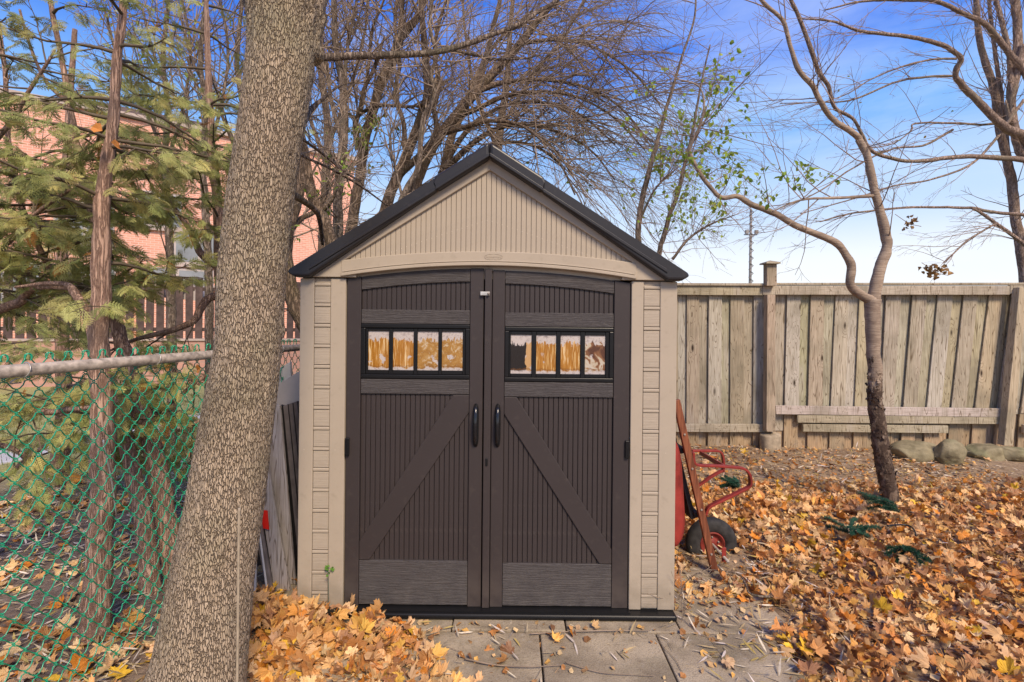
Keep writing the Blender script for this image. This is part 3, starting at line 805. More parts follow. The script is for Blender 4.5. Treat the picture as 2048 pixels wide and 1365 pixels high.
prail('kick_rail', 2048, 2600, 850, 868, FY - 0.055, 0.036, sl=6)
for px, lean in ((1543, 0), (2037, 34)):
    pp = pboard('post', (px - 8 + lean * .3, 590 if lean == 0 else 575), (px + 8 + lean * .3, 590 if lean == 0 else 575), (px - 10 - lean * .55, 864 if not lean else 892), (px + 8 - lean * .55, 864 if not lean else 892), FY - 0.155, 0.09, 'post_wood' if not lean else 'fence_wood', wf_)
    if lean == 0:
        pboard('post_top', (px - 9, 528), (px + 11, 528), (px - 9, 572), (px + 11, 572), FY - 0.155, 0.09, 'post_wood', wf_)
        cpz = at(px + 1, 526, FY - 0.16)
        cap = Geo(); w2 = 0.088
        zz = cpz.z
        V = [(cpz.x - w2, cpz.y - .04, zz - .012), (cpz.x + w2, cpz.y - .04, zz - .012), (cpz.x + w2, cpz.y + .136, zz - .012), (cpz.x - w2, cpz.y + .136, zz - .012),
             (cpz.x - w2 * .9, cpz.y - .035, zz + .006), (cpz.x + w2 * .9, cpz.y - .035, zz + .006), (cpz.x + w2 * .9, cpz.y + .13, zz + .006), (cpz.x - w2 * .9, cpz.y + .13, zz + .006), (cpz.x, cpz.y + .045, zz + .034)]
        cap.add(V, [[[0, 3, 2, 1], [0, 1, 5, 4], [1, 2, 6, 5], [2, 3, 7, 6], [3, 0, 4, 7]], [[4, 5, 8], [5, 6, 8], [6, 7, 8], [7, 4, 8]]])
        cap.obj('post_cap', 'rail_wood', wf_, smooth=False)
# concrete footing of the post
c0 = at(1540, 912, FY - 0.11); n = 28; a = np.linspace(0, 2 * math.pi, n, endpoint=False)
G = Geo(); prof = [(0.118, -0.06), (0.117, 0.0), (0.113, 0.12), (0.112, 0.245), (0.104, 0.262), (0.05, 0.268), (0.0, 0.268)]
V = []
for r_, z_ in prof:
    rr = r_ * (1 + 0.03 * np.sin(a * 2 + z_ * 9) + 0.015 * np.sin(a * 7))
    V.append(np.stack([c0.x + rr * np.cos(a), c0.y + 0.0 + rr * np.sin(a), c0.z + z_ + 0.012 * np.sin(a + 1) * (z_ > .2)], -1))
V = np.concatenate(V); Fc = [[k * n + q, k * n + (q + 1) % n, (k + 1) * n + (q + 1) % n, (k + 1) * n + q] for k in range(len(prof) - 1) for q in range(n)]
tag(G.add(V, np.array(Fc)).obj('concrete_footing', 'concrete'), 'round concrete footing under the fence post left of the forked tree', 'footing')

# stones along the foot of the fence
def rock(px0, px1, py0, py1, Y, label, seed, tilt=0.0, sq=0.75):
    bm = bmesh.new(); bmesh.ops.create_icosphere(bm, subdivisions=4, radius=1)
    V = np.array([v.co[:] for v in bm.verts]); Fc = np.array([[v.index for v in f.verts] for f in bm.faces]); bm.free()
    V = np.sign(V) * np.abs(V) ** (0.7 if seed != 2 else 1.0)
    for q_ in range(7):      # chipped facets
        nrm_ = np.random.default_rng(seed * 31 + q_).normal(0, 1, 3); nrm_ /= np.linalg.norm(nrm_); dd_ = V @ nrm_; V = V - nrm_ * np.clip(dd_ - .82, 0, None)[:, None] * .85
    n1 = fbm(V * 1.1 + seed * 7.3, 4, seed) - 0.5; n2 = fbm(V * 5 + seed, 3, seed + 3) - 0.5
    V = V * (1 + 0.55 * n1 + 0.10 * n2)[:, None]
    c = at((px0 + px1) / 2, (py0 + py1) / 2, Y); w = (px1 - px0) / 2000 * Y; h = (py1 - py0) / 2000 * Y
    V = V / np.abs(V).max(0) * np.array([w, w * sq, h])
    ct, st_ = math.cos(tilt), math.sin(tilt)
    V = V @ np.array([[ct, 0, st_], [0, 1, 0], [-st_, 0, ct]])
    V = V + np.array([c.x, c.y, c.z - 0.01])
    o = Geo().add(V, Fc).obj('stone', 'stone'); tag(o, label, 'stone', 'stones at the foot of the fence')
rock(1772, 1875, 880, 926, 5.85, 'broad low rounded stone just right of the forked tree trunk', 1, 0.05)
rock(1866, 1932, 880, 934, 5.62, 'pointed greenish stone slanting down to the right at the fence', 2, 0.45)
rock(1932, 1998, 886, 926, 5.8, 'squat round stone in the middle of the row on the right', 8)
rock(1990, 2062, 890, 924, 5.75, 'flat long stone at the right edge of the picture', 4)

# floodlight mast far beyond the fence
mp_ = at(1500, 575, 42); mr = thing('light_mast', (mp_.x, 42, 0), 'slim distant lattice light mast showing above the fence', 'mast')
V, Fs = tube1([(mp_.x, 42, 0), (at(1502, 418, 42).x, 42, at(1502, 418, 42).z)], [0.15, 0.10], 6); Geo().add(V, Fs).obj('pole', 'pole_grey', mr)
G = Geo()
for q in range(30):
    z = 2 + q * 0.32; s_ = 1 if q % 2 else -1
    V, Fs = tube1([(mp_.x - .19 * s_, 41.85, z), (mp_.x + .19 * s_, 41.85, z + .32)], 0.035, 4); G.add(V, Fs)
G.obj('lattice', 'pole_grey', mr)
G = Geo()
for dx in (-0.4, 0.4):
    V, Fc = boxv(mp_.x + dx - .13, mp_.x + dx + .13, 41.7, 41.9, 9.15, 9.45); G.add(V, Fc)
V, Fs = tube1([(mp_.x - .55, 42, 9.1), (mp_.x + .55, 42, 9.1)], 0.05, 5); G.add(V, Fs)
G.obj('lamp_row', 'pole_grey', mr, smooth=False)

# ------------------------------------------------------------------ brick building, retaining wall, picket fence (left, behind the cedars)
def wallpt(t_, z): return None
BA = Vector((at(-260, 640, 13.6).x, 13.6, 0)); BB = Vector((at(705, 645, 21.0).x, 21.0, 0))
bdir = (BB - BA); blen = bdir.length; bdir.normalize(); bnor = Vector((bdir.y, -bdir.x, 0))        # towards the camera
ang = math.atan2(bdir.y, bdir.x)
bld = thing('brick_building', BA, 'long low pinkish brick building seen through the cedars', 'building')
bld.rotation_euler = (0, 0, ang)
def lbox(name, u0, u1, d0, d1, z0, z1, mat, par, uv=False, bv=0.0):
    """box in building coordinates: u along the wall, d outwards, z up."""
    me_V, Fc = boxv(u0, u1, -d1, -d0, z0, z1)
    o = Geo().add(me_V, Fc).mesh(name, mat, False, ((u0 + u1) / 2, -(d0 + d1) / 2, (z0 + z1) / 2))
    if uv:
        l = o.uv_layers.new(name='UVMap'); cx, cz = (u0 + u1) / 2, (z0 + z1) / 2
        dat = []
        for p in o.polygons:
            for li in p.loop_indices:
                v = o.vertices[o.loops[li].vertex_index].co
                dat += [(v.x if abs(p.normal.y) > .5 or abs(p.normal.z) > .5 else v.y) + cx, (v.z if abs(p.normal.z) < .5 else v.y) + cz]
        l.data.foreach_set('uv', dat)
    ob = bpy.data.objects.new(name, o); COL.objects.link(ob); ob.parent = par
    L = Vector(((u0 + u1) / 2, -(d0 + d1) / 2, (z0 + z1) / 2))
    pu = Vector((0, 0, 0)); q = par
    while q is not bld and q is not None and q.parent is not None: pu += Vector(q.location); q = q.parent
    ob.location = L - pu
    return ob
wl = lbox('wall', 0, blen, -7, 0, 0, 8.25, 'brick', bld, uv=True)
lbox('roof', -0.2, blen + 0.2, -7.2, 0.14, 8.25, 8.4, 'trim_pale', bld)
lbox('roof_slope', blen * .28, blen * .62, -6.5, -1.2, 8.4, 9.0, 'roof_slate', bld)
lbox('canopy_band', blen * 0.45, blen + 0.05, 0, 0.55, 2.55, 2.75, 'trim_pale', bld)
lbox('wall_base', blen * 0.45, blen, 0, 0.30, 0, 2.548, 'brick', bld, uv=True)
for (u, z, ww, hh) in [(0.14, 5.3, 1.2, 1.1), (0.34, 4.6, 1.5, 1.4), (0.49, 5.3, 1.3, 1.2), (0.58, 4.1, 1.5, 1.2),
                      (0.2, 2.6, 1.6, 1.3), (0.34, 2.6, 1.6, 1.3), (0.53, 2.95, 2.2, 0.75), (0.72, 2.95, 2.4, 0.75)]:
    c = u * blen
    wn = lbox('window', c - ww / 2, c + ww / 2, 0.002, 0.05, z - hh / 2, z + hh / 2, 'window_white', bld)
    for s_ in (-1, 1):
        e = c + s_ * ww / 4
        lbox('pane', e - ww / 4 + .06, e + ww / 4 - .04, 0.05, 0.056, z - hh / 2 + .07, z + hh / 2 - .07, 'window_glass', wn)
    lbox('sill', c - ww / 2 - .1, c + ww / 2 + .1, 0.0, 0.12, z - hh / 2 - .12, z - hh / 2 - .004, 'trim_pale', wn)

WA = Vector((at(-180, 700, 10.6).x, 10.6, 0)); WB = Vector((at(680, 700, 13.4).x, 13.4, 0))
wd = (WB - WA); wlen = wd.length; wd.normalize(); wang = math.atan2(wd.y, wd.x)
rw = box('retaining_wall', 0, wlen, -0.12, 0.12, -0.1, 1.02, 'pink_block')
uvl = rw.data.uv_layers.new(name='UVMap'); dat = []
for p in rw.data.polygons:
    for li in p.loop_indices:
        v = rw.data.vertices[rw.data.loops[li].vertex_index].co; dat += [v.x + v.y, v.z]
uvl.data.foreach_set('uv', dat)
rw.rotation_euler = (0, 0, wang)
mid = WA + wd * (wlen / 2); rw.location = (mid.x, mid.y, rw.location.z)
tag(rw, 'low pinkish block retaining wall under the brown picket fence', 'wall')
cp = box('coping', -wlen / 2, wlen / 2, -.16, .16, 0, .05, 'trim_pale'); cp.parent = rw; cp.location = (0, 0, 1.122)
pf = thing('picket_fence', WA + Vector((0, 0, 1.07)), 'dark brown picket fence standing on the low pink wall', 'fence'); pf.rotation_euler = (0, 0, wang)
pkm = None; npk = int(wlen / 0.205)
V, Fc = boxv(-0.078, 0.078, -0.012, 0.012, 0, 1.48); pkm = Geo().add(V, Fc).mesh('picket', 'picket_brown', False)
for q in range(npk):
    o = bpy.data.objects.new('picket', pkm); COL.objects.link(o); o.parent = pf
    o.location = (q * 0.205 + random.uniform(-.008, .008), -0.02, random.uniform(-.02, .02)); o.rotation_euler = (0, random.uniform(-.008, .008), 0)
for z in (0.18, 1.18):
    V, Fc = boxv(0, wlen, 0.0, 0.04, z, z + .09); me = Geo().add(V, Fc).mesh('rail', 'picket_brown', False)
    o = bpy.data.objects.new('rail', me); COL.objects.link(o); o.parent = pf
# small white lean-to roof beside the pickets
c = at(330, 575, 11.8)
wb = prism('white_hood', [(-0.45, 0), (0.42, -0.08), (0.42, 0.10), (0.30, 0.42), (-0.40, 0.42)], -0.3, 0.3, 'window_white')
wb.location = (c.x, 12.6, 2.25); tag(wb, 'small white hooded box just above the picket fence', 'utility box')

# pale path and lawn beyond the chain-link fence
pa, pb = gp(-150, 948), gp(480, 822)
d_ = (pb - pa).normalized(); nn = Vector((-d_.y, d_.x, 0)) * 0.33
z0 = 0.022
P = [pa - nn, pb + d_ * 4 - nn, pb + d_ * 4 + nn, pa + nn]
bmv = [(p.x, p.y, z0 + e) for e in (-.08, 0) for p in P]
path = Geo().add(bmv, np.array([[4, 5, 6, 7], [0, 1, 5, 4], [1, 2, 6, 5], [2, 3, 7, 6], [3, 0, 4, 7]])).obj('path', 'path_concrete', smooth=False); kind(path, 'structure')
N = 9000
gxs = rng.uniform(-7.5, -1.9, N); gys = rng.uniform(4.8, 10.2, N)
tV = np.array([[-.5, 0, 0], [.5, 0, 0], [0.15, 0.2, 1.0]]) * np.array([0.008, 0.04, 0.055]); tF = np.array([[0, 1, 2]])
th = rng.uniform(0, 6.28, N)
M = np.zeros((N, 3, 3)); M[:, 0, 0] = np.cos(th); M[:, 1, 0] = np.sin(th); M[:, 0, 1] = -np.sin(th); M[:, 1, 1] = np.cos(th); M[:, 2, 2] = 1
V, Fc = stamp(tV, tF, M, np.stack([gxs, gys, ground_z(gxs, gys)], -1), rng.uniform(.6, 1.3, N))
kind(Geo().add(V, Fc).obj('grass', 'grass_blade'), 'stuff')

# ------------------------------------------------------------------ chain-link fence
FA = Vector((at(0, 743, 1.77).x, 1.77, 0)); FB = Vector((at(590, 697, 3.5).x, 3.5, 0))
fd = (FB - FA).normalized(); fn = Vector((-fd.y, fd.x, 0))         # fn points away from the camera side (to -x)
if fn.x > 0: fn = -fn
RZ = 0.5 * (at(0, 743, 1.77).z + at(590, 697, 3.5).z)
F0 = FA - fd * 1.15
clf = thing('chain_link_fence', (F0.x, F0.y, 0), 'green vinyl chain-link fence with a grey steel top rail at the left', 'fence')
LEN = 6.4
def fp(s, z, off=0.0): return F0 + fd * s + fn * off + Vector((0, 0, z))
V, Fs = tube1([fp(-.3, RZ), fp(LEN, RZ)], 0.0235, 20); Geo().add(V, Fs).obj('top_rail', 'galvanised', clf)
W = 0.037; H = 0.0425; HT = RZ + 0.050
def wire_mesh(seed):
    r_ = random.Random(seed); pts = []
    nz = int(HT / H); z = HT
    sgn = 1
    # top hook
    h_ = -W / 2; pts += [(h_ - 0.003, 0.007, HT - 0.018), (h_ - 0.008, 0.008, HT - 0.006), (h_ - 0.007, 0.007, HT + 0.004), (h_ - 0.002, 0.004, HT + 0.009), (h_ + 0.005, 0.0, HT + 0.006), (h_ + 0.007, -0.003, HT - 0.004), (h_ + 0.009, -.003, HT - .014)]
    k = 0
    while z > 0.03:
        z -= H; k += 1
        s = W * 0.5 * (1 if k % 2 else -1)
        s += r_.uniform(-.0025, .0025)
        y = 0.0035 * (1 if k % 2 else -1)
        pts += [(s * .05, y * 1.2, z + H * .5 + r_.uniform(-.002, .002)), (s * .62, y * 1.3, z + H * .22), (s * 0.96, y * .6, z + 0.006), (s * 1.04, -y * 2.2, z), (s * 0.96, y * .6, z - 0.006), (s * .62, y * 1.3, z - H * .19)]
    P = np.array(pts); V, Fs = tubes(P[None], np.full((1, len(P)), 0.0024), 5)
    # shear: the mesh hangs slightly askew
    V[:, 0] += -0.0 * V[:, 2]
    return Geo().add(V, Fs).mesh('wire', 'green_vinyl')
wires = [wire_mesh(q) for q in range(5)]
fang = math.atan2(fd.y, fd.x)
for q in range(int(LEN / W)):
    o = bpy.data.objects.new('wire', wires[q % 5]); COL.objects.link(o); o.parent = clf
    s = (q + 0.5) * W; p = fp(s, 0, 0.031 + 0.006 * math.sin(q * .5))
    o.location = p - Vector(clf.location)
    o.rotation_euler = (0, 0, fang)
    # neighbouring zigzags run in opposite phase so that they hook into each other
    if q % 2: o.rotation_euler = (0, 0, fang + math.pi)
# ties round the rail
for px, py in ((48, 741), (311, 722), (428, 711), (560, 700)):
    Y = 1.0 / (1 / 1.77 + (px / 590) * (1 / 3.5 - 1 / 1.77)); s = (Y - F0.y) / fd.y
    tp = []
    for k in range(15):
        a = -0.4 * math.pi + k / 14 * 1.75 * math.pi
        tp.append(fp(s + 0.012 * math.sin(a * .5), RZ + 0.0275 * math.sin(a), -0.0275 * math.cos(a) + 0.0))
    tp += [fp(s - .01, RZ - 0.035, 0.028), fp(s - 0.02, RZ - 0.048, 0.033), fp(s + .02, RZ - 0.05, 0.04)]
    V, Fs = tube1(tp, 0.0023, 6, 40); Geo().add(V, Fs).obj('tie', 'tie_metal', clf)
for s in (-0.28, 3.05, 6.35):
    V, Fs = tube1([fp(s, -.1, 0.0), fp(s, RZ + .02, 0.0)], 0.03, 16); Geo().add(V, Fs).obj('post', 'galvanised', clf)
# loose grey wire hooked in the mesh
a_, b_ = at(208, 880, 2.33), at(233, 1032, 2.40)
V, Fs = tube1([a_ + Vector((.0, 0, .0)), a_ + Vector((.008, -.01, -.02)), (a_ + b_) / 2 + Vector((.004, 0, 0)), b_], 0.004, 6, 16)
tag(Geo().add(V, Fs).obj('tension_wire', 'tie_metal'), 'thin grey wire hanging behind the green mesh beside the nearest cedar', 'wire')

# ------------------------------------------------------------------ panels stacked between the big trunk and the shed
def panel(name, tl, tr, br, bl, Y, th, mat, label, grooves=0, edge=True, yaw=0.0):
    c = {k: at(*p, Y) for k, p in (('tl', tl), ('tr', tr), ('br', br), ('bl', bl))}
    def sh(p, d):        # far side of the panel, pushed back and slightly towards the shed
        return Vector((p.x, p.y + d, p.z))
    skew = {'tl': 0, 'bl': 0, 'tr': yaw, 'br': yaw}
    f = {k: Vector((c[k].x, Y + skew[k], c[k].z)) for k in c}
    for k in ('tr', 'br'):
        sc = (Y + yaw) / Y; f[k] = Vector((f[k].x * sc, Y + yaw, EYE + (f[k].z - EYE) * sc))
    f['bl'].z = max(f['bl'].z, 0.0); f['br'].z = max(f['br'].z, 0.0)
    V = [f['bl'], f['tl'], sh(f['bl'], th), sh(f['tl'], th), f['br'], f['tr'], sh(f['br'], th), sh(f['tr'], th)]
    o = Geo().add(np.array([v[:] for v in V]), BOXF).obj(name, mat, smooth=False); bevel(o, 0.002, 1)
    tag(o, label, 'panel', 'panels stacked beside the shed')
    if edge:
        for q, w_ in enumerate((0.010, 0.008)):
            b0 = f['bl'] - Vector((0.012 + q * .016, -0.004 - q * .012, 0)); t0 = f['tl'] - Vector((0.012 + q * .016, -0.004 - q * .012, 0))
            V = [b0, t0, sh(b0, th), sh(t0, th), b0 + Vector((w_, 0, 0)), t0 + Vector((w_, 0, 0)), sh(b0 + Vector((w_, 0, 0)), th), sh(t0 + Vector((w_, 0, 0)), th)]
            Geo().add(np.array([v[:] for v in V]), BOXF).obj('edge_strip', 'edge_black', o, smooth=False)
    for q in range(grooves):
        t_ = (q + 1) / (grooves + 1)
        b0 = f['bl'].lerp(f['br'], t_); t0 = f['tl'].lerp(f['tr'], t_)
        e = Vector((0.0035, 0, 0)); d = Vector((0, -0.002, 0))
        V = [b0 - e + d, t0 - e + d, b0 - e - d, t0 - e - d, b0 + e + d, t0 + e + d, b0 + e - d, t0 + e - d]
        Geo().add(np.array([v[:] for v in V]), BOXF).obj('groove_strip', 'edge_black', o, smooth=False)
    return o
panel('stacked_panel', (550, 742), (580, 724), (597, 1205), (560, 1210), 3.42, 0.03, 'white_board', 'pale grey panel showing highest behind the stack beside the shed', edge=False)
panel('stacked_panel', (546, 775), (600, 742), (600, 1205), (552, 1210), 3.28, 0.03, 'panel_plastic', 'smooth grey panel with a slanting top edge, second highest', edge=False)
panel('stacked_panel', (566, 812), (604, 800), (640, 1150), (600, 1200), 2.98, 0.03, 'panel_dark', 'dark grooved panel leaning nearest the shed wall', 3, True, 0.12)
panel('stacked_panel', (520, 800), (560, 812), (590, 1205), (570, 1207), 2.93, 0.02, 'grey_panel', 'weathered grey wooden panel with pinkish streaks leaning left', 0, True)
panel('stacked_panel', (497, 850), (527, 880), (580, 1215), (548, 1215), 2.86, 0.02, 'grey_panel', 'grey panel with a strip of red tape on its edge', 0, True)
pe = panel('stacked_panel', (478, 900), (500, 930), (546, 1216), (534, 1214), 2.82, 0.02, 'panel_dark', 'narrow dark panel with a pale channel along its edge', 0, False)
V, Fs = tube1([at(508, 985, 2.805), at(538, 1212, 2.805)], 0.006, 4); Geo().add(V, Fs).obj('channel', 'white_board', pe, smooth=False)
panel('stacked_panel', (470, 900), (505, 900), (530, 1212), (490, 1214), 3.15, 0.02, 'edge_black', 'black panel half hidden behind the big trunk', 0, False)
panel('stacked_panel', (480, 1060), (512, 1080), (511, 1206), (476, 1206), 2.78, 0.015, 'white_board', 'short off-white board behind the foot of the big trunk', 0, False)
# red tape
c = [at(519, 1020, 2.845), at(535, 1022, 2.845), at(538, 1060, 2.845), at(521, 1056, 2.845)]
V = [p + d for d in (Vector((0, 0, 0)), Vector((0, 0.003, 0))) for p in c]
tp_ = Geo().add(np.array([v[:] for v in V]), np.array([[0, 1, 2, 3], [4, 7, 6, 5], [0, 4, 5, 1], [1, 5, 6, 2], [2, 6, 7, 3], [3, 7, 4, 0]])).obj('tape_strip', 'red_tape', smooth=False)
tag(tp_, 'bright red tape strip on the edge of a grey panel', 'tape')

# thin metal rod standing before the trunk
p0, p1 = at(474, 1400, 1.62), at(478, 1032, 1.62)
V, Fs = tube1([Vector((p0.x, p0.y, -.04)), p0, (p0 + p1) / 2, p1, p1 + Vector((0.0, 0.004, .012)), p1 + Vector((-0.004, .01, .010)), p1 + Vector((-.006, .012, -.014))], 0.0042, 8, 30)
tag(Geo().add(V, Fs).obj('garden_stake', 'rod_tan'), 'thin tan metal rod with a bent tip standing before the big trunk', 'stake')

# ------------------------------------------------------------------ wheelbarrow stood on its nose beside the shed
HB, HTp = at(1428, 1140, 3.12), at(1352, 800, 3.12)
wbr = thing('wheelbarrow', (HB.x, 3.3, 0), 'red wheelbarrow tipped up on its wheel against the right side of the shed', 'wheelbarrow')
def bar(p, q, w_, t_, mat, name, par, side=Vector((0, 1, 0)), ext=0.0):
    p = Vector(p); q = Vector(q); d = (q - p).normalized(); s = (side - d * side.dot(d)).normalized(); u = d.cross(s)
    p = p - d * ext; q = q + d * ext
    V = [c_ + s * (w_ / 2 * a_) + u * (t_ / 2 * b_) for c_ in (p, q) for a_ in (-1, 1) for b_ in (-1, 1)]
    V = np.array([v[:] for v in V]); Fq = np.array([[0, 1, 3, 2], [4, 6, 7, 5], [0, 4, 5, 1], [2, 3, 7, 6], [0, 2, 6, 4], [1, 5, 7, 3]])
    o = Geo().add(V, Fq).obj(name, mat, par, smooth=False); return bevel(o, 0.003, 2)
bar(HB, HTp, 0.035, 0.042, 'handle_wood', 'handle', wbr)
HB2, HT2 = Vector((HB.x, 3.62, HB.z)), Vector((HTp.x, 3.72, HTp.z)); bar(HB2, HT2, 0.035, 0.042, 'handle_wood', 'handle', wbr)
hdv = (HTp - HB).normalized()
# wheel
wc = at(1422, 1086, 3.37)
def torus(c, Rm, rm, axis_y=True, n=56, m=18, sx=1.0, mat='rubber', name='tyre', par=None, ridges=True):
    a = np.linspace(0, 2 * math.pi, n, endpoint=False); b = np.linspace(0, 2 * math.pi, m, endpoint=False)
    A, B = np.meshgrid(a, b, indexing='ij')
    prof = np.sign(np.cos(B)) * np.abs(np.cos(B)) ** 0.8
    rr = Rm + rm * prof; yy = rm * sx * np.sin(B)
    V = np.stack([c.x + rr * np.cos(A), c.y + yy, c.z + rr * np.sin(A)], -1).reshape(-1, 3)
    i, j = np.meshgrid(np.arange(n), np.arange(m), indexing='ij')
    Fc = np.stack([i * m + j, ((i + 1) % n) * m + j, ((i + 1) % n) * m + (j + 1) % m, i * m + (j + 1) % m], -1).reshape(-1, 4)
    return Geo().add(V, Fc).obj(name, mat, par)
ty = torus(wc, 0.122, 0.049, sx=0.85, par=wbr, name='tyre')
for q in range(3):
    torus(Vector((wc.x, wc.y - 0.030 + q * .005, wc.z)), 0.150 - q * 0.02, 0.003, m=6, name='tyre_rib', par=ty)
def disc(c, rs, ys, mat, name, par, n=40):
    a = np.linspace(0, 2 * math.pi, n, endpoint=False)
    V = np.concatenate([np.stack([c.x + r * np.cos(a), np.full(n, c.y + y), c.z + r * np.sin(a)], -1) for r, y in zip(rs, ys)])
    Fc = [[k * n + q, k * n + (q + 1) % n, (k + 1) * n + (q + 1) % n, (k + 1) * n + q] for k in range(len(rs) - 1) for q in range(n)]
    return Geo().add(V, np.array(Fc)).obj(name, mat, par)
rmj = disc(wc, [0.084, 0.080, 0.074, 0.066, 0.05, 0.036, 0.030, 0.012, 0.001], [-0.028, -0.036, -0.034, -0.016, -0.010, -0.012, -0.024, -0.026, -0.026], 'red_hub', 'rim', wbr)
for q in range(5):
    a = q * 1.2566 + .3; V, Fs = tube1([(wc.x + .045 * math.cos(a), wc.y - .008, wc.z + .045 * math.sin(a)), (wc.x + .045 * math.cos(a), wc.y - .022, wc.z + .045 * math.sin(a))], 0.006, 6)
    Geo().add(V, Fs).obj('bolt', 'galvanised', rmj)
V, Fs = tube1([(wc.x, 3.10, wc.z), (wc.x, 3.64, wc.z)], 0.009, 8); Geo().add(V, Fs).obj('axle', 'galvanised', wbr)
# tray: opens towards the shed; rounded pan seen edge-on
def traysec(t_):       # t 0..1 down the tray
    return t_
zt, zb = at(1372, 870, 3.2).z, at(1360, 1078, 3.2).z
nU, nV = 22, 26; V = []
xw = O.x + 1.03            # rim plane, just clear of the shed wall
for iu in range(nU + 1):
    u = iu / nU; yy = 3.02 + 0.66 * u
    su = max(0, 1 - abs(2 * u - 1) ** 4)
    for iv in range(nV + 1):
        v = iv / nV
        sv = max(0, 1 - abs(2 * v - 1) ** 5)
        depth = (0.18 if v > 0.2 else 0.18) * min(su, 1) ** 0.35 * min(sv, 1) ** 0.30
        zz = zt + 0.02 + (zb - zt - 0.02) * v
        lean = -0.0 + 0.05 * v
        V.append((xw + depth + lean - 0.02, yy - 0.05 * (1 - u) * 0 + 0.05 * (0.5 - u) * (1 - su) * 0, zz))
V = np.array(V); m = nV + 1
Fc = np.array([[i * m + j, (i + 1) * m + j, (i + 1) * m + j + 1, i * m + j + 1] for i in range(nU) for j in range(nV)])
tr = Geo().add(V, Fc).obj('tray', 'red_paint', wbr); sm = tr.modifiers.new('thick', 'SOLIDIFY'); sm.thickness = 0.006
# dark underside board and cross pieces between tray and handles
def onh(t_, off=0.0, y=None):
    p = HB.lerp(HTp, t_); n_ = Vector((-hdv.z, 0, hdv.x)); n_ = n_ if n_.x < 0 else -n_
    q = p + n_ * off
    return Vector((q.x, p.y if y is None else y, q.z))
bar(onh(0.28, 0.045, 3.36), onh(0.82, 0.045, 3.40), 0.40, 0.03, 'tray_under', 'underside', wbr)
for t_ in (0.32, 0.70): bar(onh(t_, 0.025, 3.14), onh(t_, 0.025, 3.70), 0.035, 0.03, 'tray_under', 'cross_piece', wbr, side=hdv)
# the two strap-steel legs
def leg(pts, Y, r_, par, nm='leg'):
    P = [at(px, py, Y) for px, py in pts]
    P2 = catmull(np.array([p[:] for p in P]), 48)
    N_ = len(P2); T = np.gradient(P2, axis=0); T /= np.linalg.norm(T, axis=1, keepdims=True)
    Yv = np.array([0, 1.0, 0]); U = np.cross(T, Yv); w_, t2 = 0.034 / 2, 0.007
    ring = [P2 + Yv * w_ + U * t2, P2 + Yv * w_ - U * t2, P2 - Yv * w_ - U * t2, P2 - Yv * w_ + U * t2]
    V = np.stack(ring, 1).reshape(-1, 3)
    Fc = np.array([[k * 4 + q, k * 4 + (q + 1) % 4, (k + 1) * 4 + (q + 1) % 4, (k + 1) * 4 + q] for k in range(N_ - 1) for q in range(4)])
    Fc = [Fc, np.array([[0, 3, 2, 1], [4 * N_ - 4, 4 * N_ - 3, 4 * N_ - 2, 4 * N_ - 1]])]
    o = Geo().add(V, Fc).obj(nm, 'red_paint', par, smooth=False); return bevel(o, 0.002, 1)
leg([(1386, 905), (1388, 924), (1398, 931), (1430, 932), (1470, 935), (1488, 938), (1498, 948), (1501, 964), (1497, 974), (1480, 983), (1450, 998), (1425, 1010), (1415, 1018), (1411, 1030)], 3.14, 0.01, wbr)
leg([(1384, 902), (1405, 902), (1430, 902), (1440, 904), (1445, 912), (1447, 928), (1446, 944)], 3.70, 0.01, wbr)
leg([(1447, 940), (1425, 952), (1405, 966), (1392, 974)], 3.70, 0.01, wbr)
bar(at(1400, 906, 3.70), at(1448, 934, 3.16), 0.03, 0.012, 'red_paint', 'leg_brace', wbr, side=Vector((0, 0, 1)))

# bolts and axle brackets on the barrow
for t_ in (0.10, 0.36, 0.60, 0.80):
    b_ = HB.lerp(HTp, t_); V, Fs = tube1([(b_.x, b_.y - .0175, b_.z), (b_.x, b_.y - .024, b_.z)], 0.0065, 6); Geo().add(V, Fs).obj('bolt', 'galvanised', wbr, smooth=False)
for yy in (3.165, 3.575):
    box('axle_bracket', wc.x - .014, wc.x + .014, yy - .003, yy + .003, wc.z - .03, wc.z + .06, 'red_paint', wbr, 0.002).rotation_euler = (0, 0, 0)

# ------------------------------------------------------------------ trees
def limb_world(pts, Y0, Y1):
    """pts (px, py, width px) -> world points and radii."""
    n = len(pts); P = []; Rr = []
    for k, p in enumerate(pts):
        Y = Y0 + (Y1 - Y0) * (k / max(1, n - 1)); q = at(p[0], p[1], Y)
        P.append(q[:]); Rr.append(p[2] / 2000 * Y)
    return np.array(P), np.array(Rr)
def limb_tube(P, Rr, S=9, seed=0, rough=0.10):
    L = np.linalg.norm(np.diff(P, axis=0), axis=1).sum(); n = int(max(8, min(110, L / max(0.018, Rr.mean() * 0.7))))
    t = np.linspace(0, len(P) - 1, n); R2 = np.interp(t, np.arange(len(P)), Rr); C = catmull(P, n)
    wob = np.stack([fbm(np.stack([C[:, 2] * 6, C[:, 0] * 6, np.full(n, k * 9.1)], -1), 3, seed + k) - 0.5 for k in range(3)], -1)
    C = C + wob * np.minimum(R2 * 0.9, 0.02)[:, None]
    V, Fs = tubes(C[None], R2[None], S, True)
    Cr = np.repeat(C, S, 0); d = V - Cr
    nn = fbm(V * 14 + seed, 3, seed) - 0.5
    V = Cr + d * (1 + 2 * rough * nn)[:, None]
    return V, Fs, C, R2

